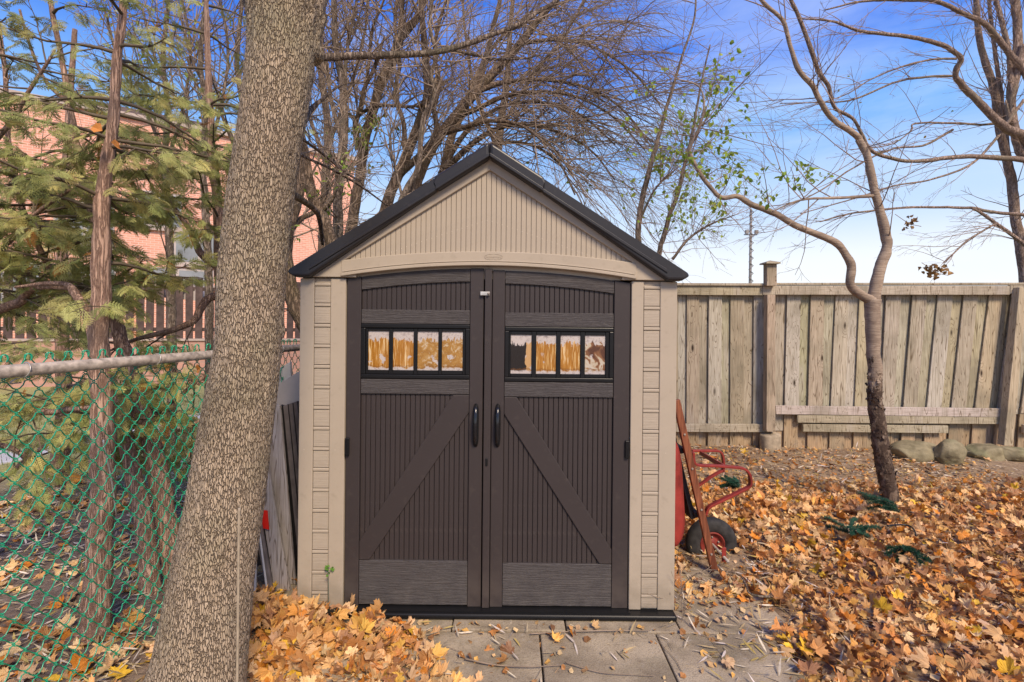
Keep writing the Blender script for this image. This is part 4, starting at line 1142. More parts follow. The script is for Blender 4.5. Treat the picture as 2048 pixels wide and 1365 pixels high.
def rv(s=1.0): return np.array([random.gauss(0, s), random.gauss(0, s), random.gauss(0, s)])
def unit(v): return v / (math.sqrt(v[0] * v[0] + v[1] * v[1] + v[2] * v[2]) + 1e-9)
NP_ = 7
def grow(p, d, L, r, lvl, out, c):
    """recursive twig; c: dict(wob, pull (vector), kids, ratio, ang)"""
    pts = [p]; st = L / (NP_ - 1); d = unit(d)
    for k in range(NP_ - 1):
        d = unit(d + rv(c['wob']) + c['pull'] * (1.0 / NP_))
        p = p + d * st; pts.append(p)
    pts = np.array(pts); out.append((pts, np.linspace(r, max(r * 0.35, 0.0011), NP_)))
    if lvl <= 0: return
    nk = c['kids'][-lvl] if lvl <= len(c['kids']) else 3
    for q in range(nk):
        t = random.uniform(0.15, 0.98) * (NP_ - 1); i = int(t); f = t - i
        b = pts[i] * (1 - f) + pts[min(i + 1, NP_ - 1)] * f
        td = unit(pts[min(i + 1, NP_ - 1)] - pts[i] + 1e-6)
        sd_ = unit(np.cross(td, rv() + c.get('plane', np.zeros(3))))
        nd = td * math.cos(c['ang']) + sd_ * math.sin(c['ang']) * random.uniform(.6, 1.2)
        grow(b, nd, L * c['ratio'] * random.uniform(.6, 1.25) * (1.15 - t / (NP_ - 1) * .6), max(0.0012, r * (1 - 0.5 * t / NP_) * c.get('rr', 0.55)), lvl - 1, out, c)
def emit(G, out, S=3):
    if out:
        V, Fs = tubes(np.array([o[0] for o in out]), np.array([o[1] for o in out]), S); G.add(V, Fs)

def sample(C, R2, lo, hi, n):
    for _ in range(n):
        t = random.uniform(lo, hi) * (len(C) - 2); i = int(t); f = t - i
        yield C[i] * (1 - f) + C[i + 1] * f, unit(C[i + 1] - C[i]), R2[i]

def mk_tree(label, cat, name, trunk, Y, limbs=(), bark_='grey_bark', twig='twig_bark', spec=None, group=None, S=10, rough=0.12, ground_it=True, leaves=None, mind=0.0):
    """trunk: pixel polyline from the ground up; limbs: (points, Y0, Y1); spec: list of twig passes."""
    Y0, Y1 = Y if isinstance(Y, tuple) else (Y, Y)
    P, Rr = limb_world(trunk, Y0, Y1)
    if ground_it and P[0][2] > 0.05:
        b = P[0].copy(); b[2] = -0.05; b[0] += (P[0][0] - P[1][0]) * 0.3
        P = np.vstack([b, P]); Rr = np.concatenate([[Rr[0] * 1.25], Rr])
    root = thing(name, (P[0][0], P[0][1], 0), label, cat, group)
    V, Fs, C, R2 = limb_tube(P, Rr, S + 4, len(label), rough)
    Geo().add(V, Fs).obj('trunk', bark_, root)
    allc = [(C, R2)]
    for li, (pts, a, b) in enumerate(limbs):
        P, Rr = limb_world(pts, a, b)
        V, Fs, C2, R3 = limb_tube(P, Rr, S, li * 3 + 1, rough); allc.append((C2, R3))
        Geo().add(V, Fs).obj('branch', bark_, root)
    tips = []
    if spec:
        out = []
        for sp_ in spec:
            which = sp_.get('on', range(len(allc)))
            for w_ in which:
                C2, R3 = allc[w_]
                for p, td, rr in sample(C2, R3, sp_.get('lo', .25), sp_.get('hi', 1.0), sp_['n']):
                    d = unit(td * sp_.get('along', .5) + rv(sp_.get('spread', .5)) + np.array(sp_.get('dir', (0, 0, 0))))
                    cfg = dict(wob=sp_.get('wob', .12), pull=np.array(sp_.get('pull', (0, 0, 0.3))), kids=sp_['kids'], ratio=sp_.get('ratio', .5), ang=sp_.get('ang', .75), rr=sp_.get('rr', .6))
                    L = sp_['L'] * random.uniform(.5, 1.3)
                    grow(p, d, L, min(rr * .55, sp_.get('r', .008)), len(sp_['kids']), out, cfg)
        if mind:
            out = [o for o in out if o[0][:, 1].min() > mind and not ((o[0][:, 1] < 2.9) & (o[0][:, 2] < 2.5)).any()]
        out = [o for o in out if not (((o[0][:, 1] > 2.55) & (o[0][:, 1] < 4.85) & (np.abs(o[0][:, 0] - O.x) < 1.08) & (o[0][:, 2] < 2.52 - 0.6 * np.abs(o[0][:, 0] - O.x))).any())]
        G = Geo(); thin = [o for o in out if o[1][0] < 0.004]; thick = [o for o in out if o[1][0] >= 0.004]
        emit(G, thick, 5); emit(G, thin, 3)
        kind(G.obj('twigs', twig, root), 'stuff'); tips = out
    if leaves and tips:
        leaf_cloud(root, tips, **leaves)
    return root, allc

def small_leaf():
    V = np.array([[0, 0, 0], [-.30, .35, .05], [0, .4, -.03], [.30, .35, .05], [-.22, .75, .03], [0, .78, -.05], [.22, .75, .03], [0, 1.0, -.08]])
    Fq = np.array([[0, 2, 1, 1], [0, 3, 2, 2], [1, 2, 5, 4], [2, 3, 6, 5], [4, 5, 7, 7], [5, 6, 7, 7]])
    T = []
    for f in Fq:
        if len(set(f)) == 3: T.append(list(dict.fromkeys(f)))
        else: T += [[f[0], f[1], f[2]], [f[0], f[2], f[3]]]
    return V, np.array(T)
SLV, SLF = small_leaf()
def leaf_cloud(root, tips, n=100, size=0.04, cols=((.16, .24, .03),), region=None, name='foliage', hang=0.6):
    pts = []
    for _ in range(n * 12):
        if len(pts) >= n: break
        o = random.choice(tips); p = o[0][random.randint(1, NP_ - 1)]
        if region:
            x, y = to_px(p)
            if not any(a <= x <= c and b <= y <= d for a, b, c, d in region): continue
        pts.append(p + rv(.012))
    if not pts: return
    K = len(pts); D = rng.normal(0, .7, (K, 3)) + np.array([0, 0, -hang]); Nn = rng.normal(0, 1, (K, 3)) + np.array([0, -.4, .6])
    V, Fc = stamp(SLV, SLF, frames(D, Nn), np.array(pts), rng.uniform(.6, 1.2, K) * size)
    C = np.array(cols)[rng.integers(0, len(cols), K)] * rng.uniform(.75, 1.25, (K, 1))
    Geo().add(V, Fc, np.repeat(C, len(SLV), 0)).obj(name, 'green_leaf', root, smooth=False)

# ---- the big maple beside the shed: dense displaced trunk
MY = 1.93
mt_pts = [(372, 1500, 240), (385, 1400, 196), (404, 1300, 168), (426, 1150, 152), (453, 1000, 142), (475, 850, 134), (496, 700, 123), (505, 550, 124), (521, 400, 122),
          (543, 250, 120), (561, 130, 124), (568, 60, 130), (572, 10, 145)]
P, Rr = limb_world(mt_pts, MY, MY)
base = P[0].copy(); base[2] = -0.06; P = np.vstack([base, P]); Rr = np.concatenate([[Rr[0] * 1.25], Rr])
maple = thing('maple_tree', (P[0][0], MY, 0), 'thick leaning grey-brown maple trunk standing between chain-link fence and shed', 'tree')
n = 760; S_ = 200
C = catmull(P, n); R2 = np.interp(np.linspace(0, len(P) - 1, n), np.arange(len(P)), Rr)
V, Fs = tubes(C[None], R2[None], S_)
Cr = np.repeat(C, S_, 0); d = V - Cr; dn = d / np.linalg.norm(d, axis=1, keepdims=True)
a = np.tile(np.linspace(0, 2 * math.pi, S_, endpoint=False), n); zz = V[:, 2]
cyl = np.stack([np.cos(a) * 11, np.sin(a) * 11, zz * 18], -1)
wx = (fbm(cyl * 0.35, 3, 21) - .5) * 2.2
rid = np.abs(fbm(cyl + wx[:, None] * np.array([1, 1, 1.2]), 4, 4) - 0.5)
lump = fbm(np.stack([np.cos(a) * 1.2, np.sin(a) * 1.2, zz * 2.2], -1), 4, 8) - .5
disp = -0.0045 * np.clip(1 - rid / 0.05, 0, 1) + 0.014 * lump
for kz, ka, am in ((1.22, 4.4, .016), (1.95, 4.9, .014), (2.38, 5.3, .022), (1.5, 3.9, .012), (1.02, 4.9, .012), (2.6, 3.8, .03)):        # healed knots
    dz = (zz - kz) / 0.035; da = np.angle(np.exp(1j * (a - ka))) / 0.45
    disp += am * np.exp(-(da ** 2)) * (np.exp(-dz ** 2) - 0.9 * np.exp(-((zz - kz + .03) / 0.016) ** 2))
top = np.clip((zz - 2.55) / 0.22, 0, 1); disp += top * 0.055 * (fbm(cyl * 0.30, 4, 31) - 0.5)
V = V + dn * disp[:, None]
Geo().add(V, Fs).obj('trunk', 'maple_bark', maple)
mc = []
def mlimb(pts, a_, b_, S=14, bk='grey_bark', rough=.12):
    P, Rr = limb_world(pts, a_, b_); V, Fs, C_, R_ = limb_tube(P, Rr, S, len(mc) + 40, rough); mc.append((C_, R_))
    Geo().add(V, Fs).obj('branch', bk, maple)
mlimb([(566, 150, 80), (556, 80, 90), (530, 0, 75), (512, -70, 66), (490, -220, 60), (480, -420, 50)], MY, MY, 24, 'maple_bark', .18)
mlimb([(568, 150, 80), (582, 80, 96), (606, 0, 84), (628, -80, 76), (660, -240, 66), (680, -420, 52)], MY, MY + .1, 24, 'maple_bark', .18)
mlimb([(606, 122, 34), (625, 118, 19), (640, 117, 16), (692, 114, 14.5), (760, 110, 14), (830, 108, 12.5), (880, 103, 12), (920, 92, 11), (980, 72, 10), (1040, 48, 9.5), (1075, 24, 9), (1110, 4, 8), (1150, -40, 6)], 1.95, 2.7)
mlimb([(898, 102, 9), (930, 107, 7), (960, 113, 6), (985, 119, 6), (1045, 118, 4), (1080, 110, 3)], 2.4, 2.7, 8)
mlimb([(758, 112, 10), (748, 140, 8), (728, 180, 7), (722, 205, 6), (714, 236, 4)], 2.2, 2.3, 8, 'brown_bark')
mlimb([(760, 108, 6), (764, 90, 5), (770, 74, 5)], 2.2, 2.2, 8, 'brown_bark')
mlimb([(575, 285, 20), (592, 270, 15), (602, 255, 12), (614, 235, 11), (622, 220, 11), (650, 195, 6), (680, 172, 4), (720, 165, 3), (790, 175, 2)], 1.98, 2.5, 8)
mlimb([(590, 268, 7), (612, 284, 6), (650, 312, 5), (690, 345, 4.5), (720, 362, 4)], 2.0, 2.9, 8, 'brown_bark')
mlimb([(580, 296, 8), (610, 315, 6), (660, 338, 5), (720, 372, 4), (775, 412, 3)], 2.0, 3.1, 8, 'brown_bark')
mlimb([(575, 385, 18), (600, 398, 14), (630, 420, 11), (640, 440, 9), (645, 490, 6)], 2.0, 2.9, 8, 'brown_bark')
out = []
for w_, nn_, L_ in ((2, 26, .55), (3, 8, .35), (6, 10, .35), (7, 10, .3), (8, 12, .35), (9, 8, .25)):
    for p, td, rr in sample(*mc[w_], .25, 1, nn_):
        dd = unit(td * .7 + rv(.5) + np.array([.1, .3, .1])); grow(p, dd, L_ * random.uniform(.5, 1.2), .0035, 2, out, dict(wob=.16, pull=np.array([0, .1, .1]), kids=[3, 3], ratio=.5, ang=.8, rr=.6))
out = [o for o in out if o[0][:, 1].min() > 1.9 and (o[0][:, 2] > 2.6 - 0.55 * np.abs(o[0][:, 0] - O.x) + .02).all()]
G = Geo(); emit(G, out, 4); tt_ = G.obj('twigs', 'twig_bark', maple); tt_['kind'] = 'stuff'

# ---- forked cherry in the leaves on the right
CHY = 4.25
cl = [([(1745, 606, 26), (1758, 541, 23), (1771, 505, 22), (1775, 480, 20), (1766, 440, 19), (1750, 385, 17), (1740, 340, 16), (1732, 310, 16), (1718, 278, 15)], CHY, CHY),
      ([(1718, 278, 14), (1700, 263, 13), (1675, 246, 12), (1648, 218, 12), (1636, 195, 12), (1626, 171, 11), (1597, 142, 10), (1580, 90, 9), (1566, 42, 8.5), (1527, 4, 8), (1480, -60, 7)], CHY, CHY - .3),
      ([(1746, 604, 24), (1730, 595, 20), (1712, 582, 19), (1701, 565, 18), (1702, 530, 17), (1688, 502, 16), (1665, 482, 15), (1600, 455, 14), (1545, 426, 13), (1503, 409, 12), (1475, 392, 12), (1442, 396, 10), (1415, 369, 9), (1393, 334, 9), (1379, 300, 9), (1390, 275, 6), (1403, 240, 5), (1408, 205, 4), (1395, 172, 3.5), (1350, 158, 3)], CHY, CHY - .2),
      ([(1752, 391, 8), (1700, 395, 6.5), (1657, 397, 6), (1620, 398, 5), (1587, 405, 4), (1545, 424, 3)], CHY, CHY - .3)]
cherry, _ = mk_tree('slender forked tree with dark peeling lower bark standing in the fallen leaves', 'tree', 'forked_tree',
    [(1786, 1040, 36), (1781, 1000, 30), (1772, 950, 30), (1764, 905, 29), (1757, 860, 27), (1750, 800, 25), (1748, 740, 24), (1747, 680, 26), (1745, 630, 28), (1745, 600, 28)], CHY, [([(x, y, w * .88) for x, y, w in pts], a_, b_) for pts, a_, b_ in cl],
    'cherry_bark', 'twig_reddish', [dict(on=[1, 2, 3, 4], n=9, lo=.35, L=.75, kids=[3, 3], r=.005, along=.4, spread=.5, pull=(-.1, 0, .35), wob=.10),
                                     dict(on=[3], n=16, lo=.5, L=.45, kids=[3, 2], r=.004, along=.2, spread=.6, pull=(0, 0, .2), wob=.14)], ground_it=False, S=12, rough=.2,
    leaves=dict(n=420, size=.05, cols=((.30, .42, .05), (.24, .36, .05), (.38, .45, .07)), region=[(1300, 90, 1500, 420), (1480, 330, 1700, 420)]))

# loose plates of bark on the lower trunk
P, Rr = limb_world([(1786, 1040, 36), (1781, 1000, 30), (1772, 950, 30), (1764, 905, 29), (1757, 860, 27), (1750, 800, 25), (1748, 740, 24)], CHY, CHY)
K = 340; C = catmull(P, 60); R2 = np.interp(np.linspace(0, 6, 60), np.arange(7), Rr); ii = rng.integers(1, 59, K); th = rng.uniform(0, 6.28, K)
nn_ = np.stack([np.cos(th), np.sin(th), np.zeros(K)], -1); pos = C[ii] + nn_ * (R2[ii] * 1.02)[:, None] + np.array([0, 0, 1]) * rng.uniform(-.015, .015, (K, 1))
PV = np.array([[-.5, 0, 0], [.5, 0, .0], [.6, .7, .10], [.1, 1.0, .22], [-.55, .8, .08], [0, .45, .10]]); PF = np.array([[0, 1, 5], [1, 2, 5], [2, 3, 5], [3, 4, 5], [4, 0, 5]])
Dv = np.tile([0, 0, 1.0], (K, 1)) * np.where(rng.random(K) < .5, 1, -1)[:, None] + rng.normal(0, .25, (K, 3))
V, Fc = stamp(PV * np.array([.8, 1, 1.3]), PF, frames(Dv, nn_), pos, rng.uniform(.012, .035, K))
kind(Geo().add(V, Fc).obj('bark_flakes', 'cherry_bark', cherry, smooth=False), 'stuff')

# ---- limbs reaching in from the big tree beyond the right edge
BY = 6.9
bl_ = [([(2085, 330, 34), (2048, 276, 22), (2017, 260, 18), (1987, 234, 16), (1947, 194, 15), (1924, 170, 14), (1912, 154, 12), (1914, 135, 12), (1922, 120, 11), (1905, 102, 10), (1872, 86, 10), (1824, 75, 9), (1780, 70, 8), (1723, 63, 7), (1690, 52, 6), (1661, 42, 5), (1604, 38, 3)], BY, BY - .8),
       ([(2075, 190, 24), (2048, 142, 14), (2017, 105, 13), (1990, 70, 12), (1969, 48, 11), (1925, 26, 10), (1872, 3, 9), (1793, 0, 7), (1720, 4, 5), (1650, 20, 3)], BY, BY - .5),
       ([(2095, 330, 26), (2048, 320, 13), (1960, 314, 11), (1903, 315, 10), (1850, 322, 9), (1802, 321, 8), (1745, 303, 8), (1723, 268, 7), (1705, 237, 7), (1670, 215, 8), (1657, 176, 9), (1640, 150, 10), (1626, 112, 10), (1604, 50, 9), (1582, 0, 8), (1570, -40, 6)], BY, BY - 1.1),
       ([(2100, 440, 16), (2048, 431, 8), (1980, 424, 7), (1947, 417, 6.5), (1859, 415, 5.5), (1793, 417, 5), (1700, 428, 4), (1640, 444, 3)], BY, BY - .4),
       ([(2090, 520, 18), (2048, 488, 9), (2010, 460, 8), (1987, 444, 7), (1960, 425, 6), (1943, 417, 5)], BY, BY - .2),
       ([(1995, 446, 5), (1970, 460, 4.5), (1938, 479, 4), (1915, 500, 3.5), (1886, 527, 2.5)], BY - .2, BY - .3),
       ([(2048, 92, 20), (2030, 160, 16), (2024, 200, 14), (2020, 246, 13), (2012, 200, 3)], BY, BY),
       ([(2060, 300, 20), (2044, 308, 20), (2026, 246, 18), (2022, 176, 17), (2035, 88, 17), (2030, 0, 17), (2020, -80, 14)], BY, BY + .1),
       ([(2024, 185, 12), (2018, 110, 11), (2005, 50, 10), (1991, 0, 9), (1980, -60, 8)], BY, BY + .1),
       ([(2000, 246, 7), (1960, 250, 5), (1905, 246, 5), (1830, 248, 4), (1822, 262, 3), (1780, 290, 2.5), (1700, 300, 2)], BY, BY - .3),
       ([(1908, 152, 6), (1850, 155, 5), (1790, 165, 4.5), (1705, 200, 4), (1640, 205, 3), (1560, 207, 2)], BY, BY - .5),
       ([(1912, 118, 5), (1860, 120, 4.5), (1800, 135, 4), (1740, 160, 3), (1690, 190, 2.5), (1600, 220, 2)], BY, BY - .6),
       ([(1905, 260, 6), (1850, 290, 5), (1780, 300, 4), (1700, 340, 3.5), (1640, 382, 3), (1560, 420, 2)], BY, BY - .5),
       ([(2048, 200, 7), (1990, 280, 6), (1940, 330, 5), (1860, 360, 4), (1790, 372, 3.5), (1700, 400, 3), (1600, 428, 2)], BY, BY - .5)]
big, _ = mk_tree('large bare tree at the right edge sending long limbs leftward over the fence', 'tree', 'bare_tree',
    [(2290, 900, 60), (2220, 600, 52), (2140, 400, 48), (2100, 300, 44), (2075, 150, 36), (2070, 0, 30), (2065, -120, 22)], BY, [([(x, y, w * .85) for x, y, w in pts], a_, b_) for pts, a_, b_ in bl_], 'pale_bark', 'twig_reddish',
    [dict(on=list(range(1, 15)), n=9, lo=.1, L=.85, kids=[3, 3], r=.005, along=.5, spread=.35, dir=(-.55, -.1, -.05), pull=(-.35, 0, -.25), wob=.07, ratio=.45, ang=.6),
     dict(on=[1, 2, 3, 8, 9], n=9, lo=.1, L=.8, kids=[3, 3], r=.005, along=.4, spread=.4, dir=(-.2, 0, .3), pull=(-.2, 0, .1), wob=.09, ratio=.45, ang=.6)], S=10, rough=.14,
    leaves=dict(n=26, size=.045, cols=((.24, .30, .04), (.34, .24, .05)), region=[(1500, 150, 2048, 480)]))
pinkt, _ = mk_tree('thin pinkish-grey tree rising behind the fence at the right edge', 'tree', 'bare_tree',
    [(2056, 700, 20), (2050, 560, 19), (2038, 470, 18), (2031, 440, 17), (2022, 352, 16), (2000, 264, 14), (1987, 176, 13), (1960, 88, 11), (1952, 0, 10), (1940, -80, 8)], 7.2,
    [([(2022, 350, 9), (2010, 250, 8), (1990, 100, 7), (1975, -20, 6)], 7.2, 7.4)], 'pale_bark', 'twig_reddish',
    [dict(n=12, lo=.35, L=1.1, kids=[3, 2], r=.007, along=.6, spread=.5, pull=(0, 0, .3), wob=.08, ratio=.45)], S=8)
# clusters of crumpled brown leaves still hanging over the fence
for (px, py, lab) in ((1872, 545, 'larger clump of crumpled brown leaves hanging above the fence rail'), (1818, 447, 'small clump of dead brown leaves hanging from the upper limb')):
    G = Geo(); K = 34 if px > 1850 else 16; c = np.array(at(px, py, 4.9)[:]); pts = c + rng.normal(0, 1, (K, 3)) * np.array([.065 if px > 1850 else .03, .03, .035])
    V, Fc = stamp(SLV * np.array([1.5, 1, 3]), SLF, frames(rng.normal(0, 1, (K, 3)), rng.normal(0, 1, (K, 3))), pts, rng.uniform(.035, .06, K))
    G.add(V, Fc, np.repeat(np.array([[.26, .15, .05]]) * rng.uniform(.6, 1.4, (K, 1)), len(SLV), 0))
    root = thing('leaf_cluster', c, lab, 'leaves'); G.obj('dry_leaves', 'dead_leaf', root, smooth=False)
    V, Fs = tube1([c + np.array([-.1, .05, .10]), c, c + np.array([.12, 0, -.03])], .003, 5, 10); Geo().add(V, Fs).obj('stalk', 'twig_bark', root)

# ---- thicket of trees behind the shed
tw_up = lambda n, L, k=[4, 3], dr=(0, 0, .2), pull=(0.1, 0, .25), **kw: dict(dict(n=n, lo=.2, L=L, kids=k, r=.009, along=.55, spread=.55, dir=dr, pull=pull, wob=.13, ratio=.52, ang=.75), **kw)
GRP = 'bare trees behind the shed'
mk_tree('stout dark bare trunk leaning right just above the shed roof ridge', 'tree', 'bare_tree',
    [(800, 560, 28), (815, 430, 25), (838, 352, 23), (868, 288, 22), (912, 232, 20), (952, 184, 18), (996, 136, 18), (1040, 88, 16), (1080, 36, 13), (1112, 0, 11), (1160, -60, 8)], 6.2,
    [([(912, 232, 14), (945, 222, 11), (1000, 196, 9), (1060, 185, 7), (1140, 190, 5), (1220, 230, 4), (1290, 300, 3)], 6.2, 5.8),
     ([(952, 184, 12), (1010, 165, 9), (1080, 160, 7), (1160, 172, 5), (1240, 215, 4), (1300, 290, 3)], 6.2, 6.0),
     ([(880, 268, 14), (930, 255, 10), (985, 242, 8), (1050, 255, 6), (1110, 300, 4), (1150, 360, 3)], 6.2, 5.6),
     ([(1040, 88, 9), (1110, 80, 7), (1180, 92, 6), (1260, 140, 4), (1320, 210, 3)], 6.2, 5.8)],
    'brown_bark', 'twig_bark', [tw_up(10, 1.2), tw_up(22, 1.5, [5, 4], dr=(.5, 0, .2), pull=(.5, 0, -.75), on=[1, 2, 3, 4, 0], wob=.09, lo=.2)], GRP)
mk_tree('twin-stemmed bare tree with a thick brown trunk crossing above the left roof slope', 'tree', 'bare_tree',
    [(735, 620, 28), (768, 430, 23), (794, 356, 21), (824, 284, 19), (842, 230, 17), (856, 192, 18), (852, 130, 15), (848, 80, 13), (842, 0, 11), (835, -70, 8)], 5.4,
    [([(800, 350, 16), (850, 300, 13), (872, 262, 11), (868, 215, 9), (880, 170, 8), (868, 110, 7), (880, 40, 6), (900, -20, 5)], 5.4, 5.1),
     ([(812, 310, 12), (806, 240, 9), (790, 190, 8), (800, 120, 7), (790, 50, 6), (795, -20, 5)], 5.4, 5.6)],
    'brown_bark', 'twig_bark', [tw_up(20, 1.0)], GRP)
mk_tree('bare tree whose upper trunk leans right behind the long maple branch', 'tree', 'bare_tree',
    [(690, 560, 24), (706, 440, 21), (722, 341, 20), (732, 270, 19), (750, 205, 18), (762, 165, 20), (784, 120, 18), (800, 80, 16), (830, 40, 14), (850, 0, 12), (880, -60, 9)], 5.8,
    [([(716, 300, 13), (711, 250, 11), (722, 215, 9), (735, 150, 7), (745, 60, 6), (765, 10, 4)], 5.8, 5.5),
     ([(800, 80, 11), (802, 40, 10), (804, 0, 9), (806, -60, 7)], 5.8, 5.9),
     ([(722, 226, 8), (745, 214, 7), (770, 211, 6), (815, 214, 6), (850, 210, 4)], 5.8, 5.3)],
    'brown_bark', 'twig_bark', [tw_up(20, 1.0)], GRP,
    leaves=dict(n=380, size=.055, cols=((.36, .46, .08), (.2, .3, .05), (.34, .38, .08)), region=[(655, 230, 790, 480)]))
mk_tree('straight slim bare tree nearest the right side of the maple trunk', 'tree', 'bare_tree',
    [(668, 600, 22), (676, 480, 20), (676, 400, 19), (682, 330, 18), (688, 250, 17), (685, 170, 15), (672, 100, 13), (668, 0, 11), (664, -60, 9)], 5.2,
    [([(680, 270, 9), (662, 200, 8), (655, 150, 7), (640, 60, 6), (630, 0, 5)], 5.2, 5.3), ([(688, 240, 8), (690, 160, 8), (696, 90, 7), (710, 20, 6), (720, -30, 5)], 5.2, 5.3)],
    'grey_bark', 'twig_bark', [tw_up(20, .9)], GRP)
mk_tree('dark bare trunk slanting left behind the maple above the left eave', 'tree', 'bare_tree',
    [(690, 620, 26), (668, 510, 24), (648, 440, 22), (625, 390, 21), (610, 320, 20), (598, 250, 18), (592, 150, 14), (600, 50, 11), (598, -40, 8)], 4.6,
    [([(640, 430, 8), (668, 395, 6), (674, 340, 5), (660, 300, 4)], 4.6, 4.4)], 'brown_bark', 'twig_bark', [tw_up(11, .8)], GRP,
    leaves=dict(n=70, size=.05, cols=((.30, .40, .06), (.24, .36, .05)), region=[(600, 300, 700, 460)]))
mk_tree('mossy brown trunk curving down behind the left wall of the shed', 'tree', 'bare_tree',
    [(660, 760, 38), (610, 650, 34), (592, 612, 32), (578, 560, 28), (572, 500, 24), (585, 430, 22), (600, 380, 20), (596, 300, 16), (604, 200, 13), (612, 100, 10), (616, -20, 8)], 4.4,
    [([(576, 470, 14), (600, 440, 10), (640, 415, 9), (665, 350, 6), (700, 300, 4)], 4.4, 4.8)], 'brown_bark', 'twig_bark', [tw_up(12, .8)], GRP,
    leaves=dict(n=60, size=.05, cols=((.30, .42, .06),), region=[(560, 380, 640, 580)]))
mk_tree('many-stemmed bare tree fanning out over the shed ridge to the right', 'tree', 'bare_tree',
    [(850, 560, 22), (868, 420, 18), (884, 350, 16), (904, 272, 16), (930, 215, 14), (960, 160, 12), (975, 100, 10), (1000, 0, 8), (1010, -50, 6)], 6.8,
    [([(880, 350, 14), (930, 300, 12), (985, 262, 10), (1040, 250, 8), (1110, 262, 6), (1180, 300, 4), (1230, 360, 3)], 6.8, 6.3),
     ([(890, 330, 12), (935, 262, 10), (1000, 215, 8), (1080, 205, 6), (1160, 230, 5), (1230, 290, 3)], 6.8, 6.5),
     ([(904, 272, 10), (940, 180, 8), (990, 90, 7), (1060, 30, 5), (1140, 0, 4)], 6.8, 6.8),
     ([(870, 380, 12), (925, 330, 10), (990, 290, 8), (1060, 290, 6), (1120, 330, 4), (1150, 390, 3)], 6.8, 6.2)],
    'brown_bark', 'twig_bark', [tw_up(18, 1.35, [5, 4], dr=(.45, 0, .15), pull=(.45, 0, -.7), wob=.11), tw_up(16, 1.0)], GRP,
    leaves=dict(n=60, size=.05, cols=((.26, .36, .05),), region=[(1020, 240, 1200, 400)]))
mk_tree('slender bare tree with wavy pale stem rising above the middle of the roof', 'tree', 'bare_tree',
    [(812, 560, 16), (800, 430, 14), (812, 380, 12), (835, 340, 11), (842, 280, 11), (846, 240, 11), (862, 210, 11), (868, 180, 10), (862, 150, 9), (872, 110, 8), (860, 50, 7), (868, -20, 6)], 4.95,
    [([(806, 400, 6), (790, 330, 5), (780, 280, 4), (790, 240, 3)], 4.95, 5.1)], 'grey_bark', 'twig_bark', [tw_up(20, .75)], GRP)
mk_tree('tall bare tree far back between the roof peak and the cherry', 'tree', 'bare_tree',
    [(980, 560, 22), (985, 400, 20), (1000, 260, 16), (1015, 150, 12), (1020, 60, 10), (1030, -40, 7)], 9.0,
    [([(1000, 260, 9), (1060, 160, 7), (1130, 70, 5), (1180, -20, 4)], 9, 8.6), ([(995, 300, 9), (950, 180, 7), (930, 60, 5), (925, -30, 4)], 9, 9)],
    'brown_bark', 'twig_bark', [tw_up(14, 2.0, [5, 4], dr=(.3, 0, .2), pull=(.3, 0, -.3))], GRP)
mk_tree('tall bare tree far back directly right of the maple trunk', 'tree', 'bare_tree',
    [(640, 600, 20), (650, 400, 18), (655, 250, 15), (640, 120, 12), (648, 0, 9), (650, -60, 7)], 8.4,
    [([(652, 300, 9), (700, 180, 7), (730, 60, 5), (740, -30, 4)], 8.4, 8.2), ([(652, 330, 9), (615, 200, 7), (640, 60, 5)], 8.4, 8.6)],
    'brown_bark', 'twig_bark', [tw_up(15, 1.8, [5, 4])], GRP)
for lab, dx, YY in (('bare tree behind the cedars, its stem left of the three in the gap', 330, 6.0), ('bare tree behind the cedars, middle stem of the three in the gap', 405, 5.2), ('bare tree behind the cedars with its stem closest to the maple', 478, 6.4)):
    mk_tree(lab, 'tree', 'bare_tree', [(dx + 14, 620, 15), (dx + 8, 450, 14), (dx, 330, 12), (dx + 6, 220, 10), (dx - 4, 120, 9), (dx + 5, 20, 7), (dx + 8, -60, 6)], YY,
        [([(dx + 2, 320, 7), (dx - 40, 220, 6), (dx - 90, 130, 5), (dx - 120, 20, 4)], YY, YY - .2), ([(dx, 340, 7), (dx + 40, 200, 6), (dx + 50, 90, 5), (dx + 30, -20, 4)], YY, YY - .2)],
        'grey_bark', 'twig_bark', [tw_up(16, 1.0, [4, 3])], 'bare trees behind the cedars', leaves=dict(n=110, size=.05, cols=((.30, .38, .08), (.36, .38, .10)), region=[(200, 0, 520, 420)]))
# saplings to the right of the roof
mk_tree('thin bent sapling rising right of the roof, left one of two', 'tree', 'sapling',
    [(1278, 640, 13), (1277, 480, 12), (1280, 430, 11), (1288, 385, 11), (1302, 330, 10), (1318, 270, 8), (1338, 200, 7), (1362, 120, 5), (1388, 40, 4), (1392, -20, 3)], 5.3,
    [([(1280, 440, 5), (1310, 380, 4), (1350, 340, 3)], 5.3, 5.2)], 'grey_bark', 'twig_reddish', [tw_up(22, .7, [3, 2], r=.004, dr=(0, 0, .1))], 'saplings right of the roof',
    leaves=dict(n=240, size=.055, cols=((.30, .42, .05), (.36, .45, .06)), region=[(1230, 130, 1420, 420)]))
mk_tree('thin straight sapling rising right of the roof, right one of two', 'tree', 'sapling',
    [(1300, 660, 12), (1318, 510, 10), (1325, 480, 10), (1340, 430, 9), (1358, 380, 8), (1372, 320, 7), (1384, 270, 6), (1400, 180, 4), (1420, 90, 3)], 5.2,
    [([(1345, 520, 6), (1375, 480, 5), (1420, 450, 4), (1470, 430, 2)], 5.2, 5.0)], 'grey_bark', 'twig_reddish', [tw_up(22, .6, [3, 2], r=.004, dr=(0, 0, .1))], 'saplings right of the roof',
    leaves=dict(n=260, size=.052, cols=((.30, .42, .05), (.36, .45, .06)), region=[(1280, 120, 1450, 480)]))

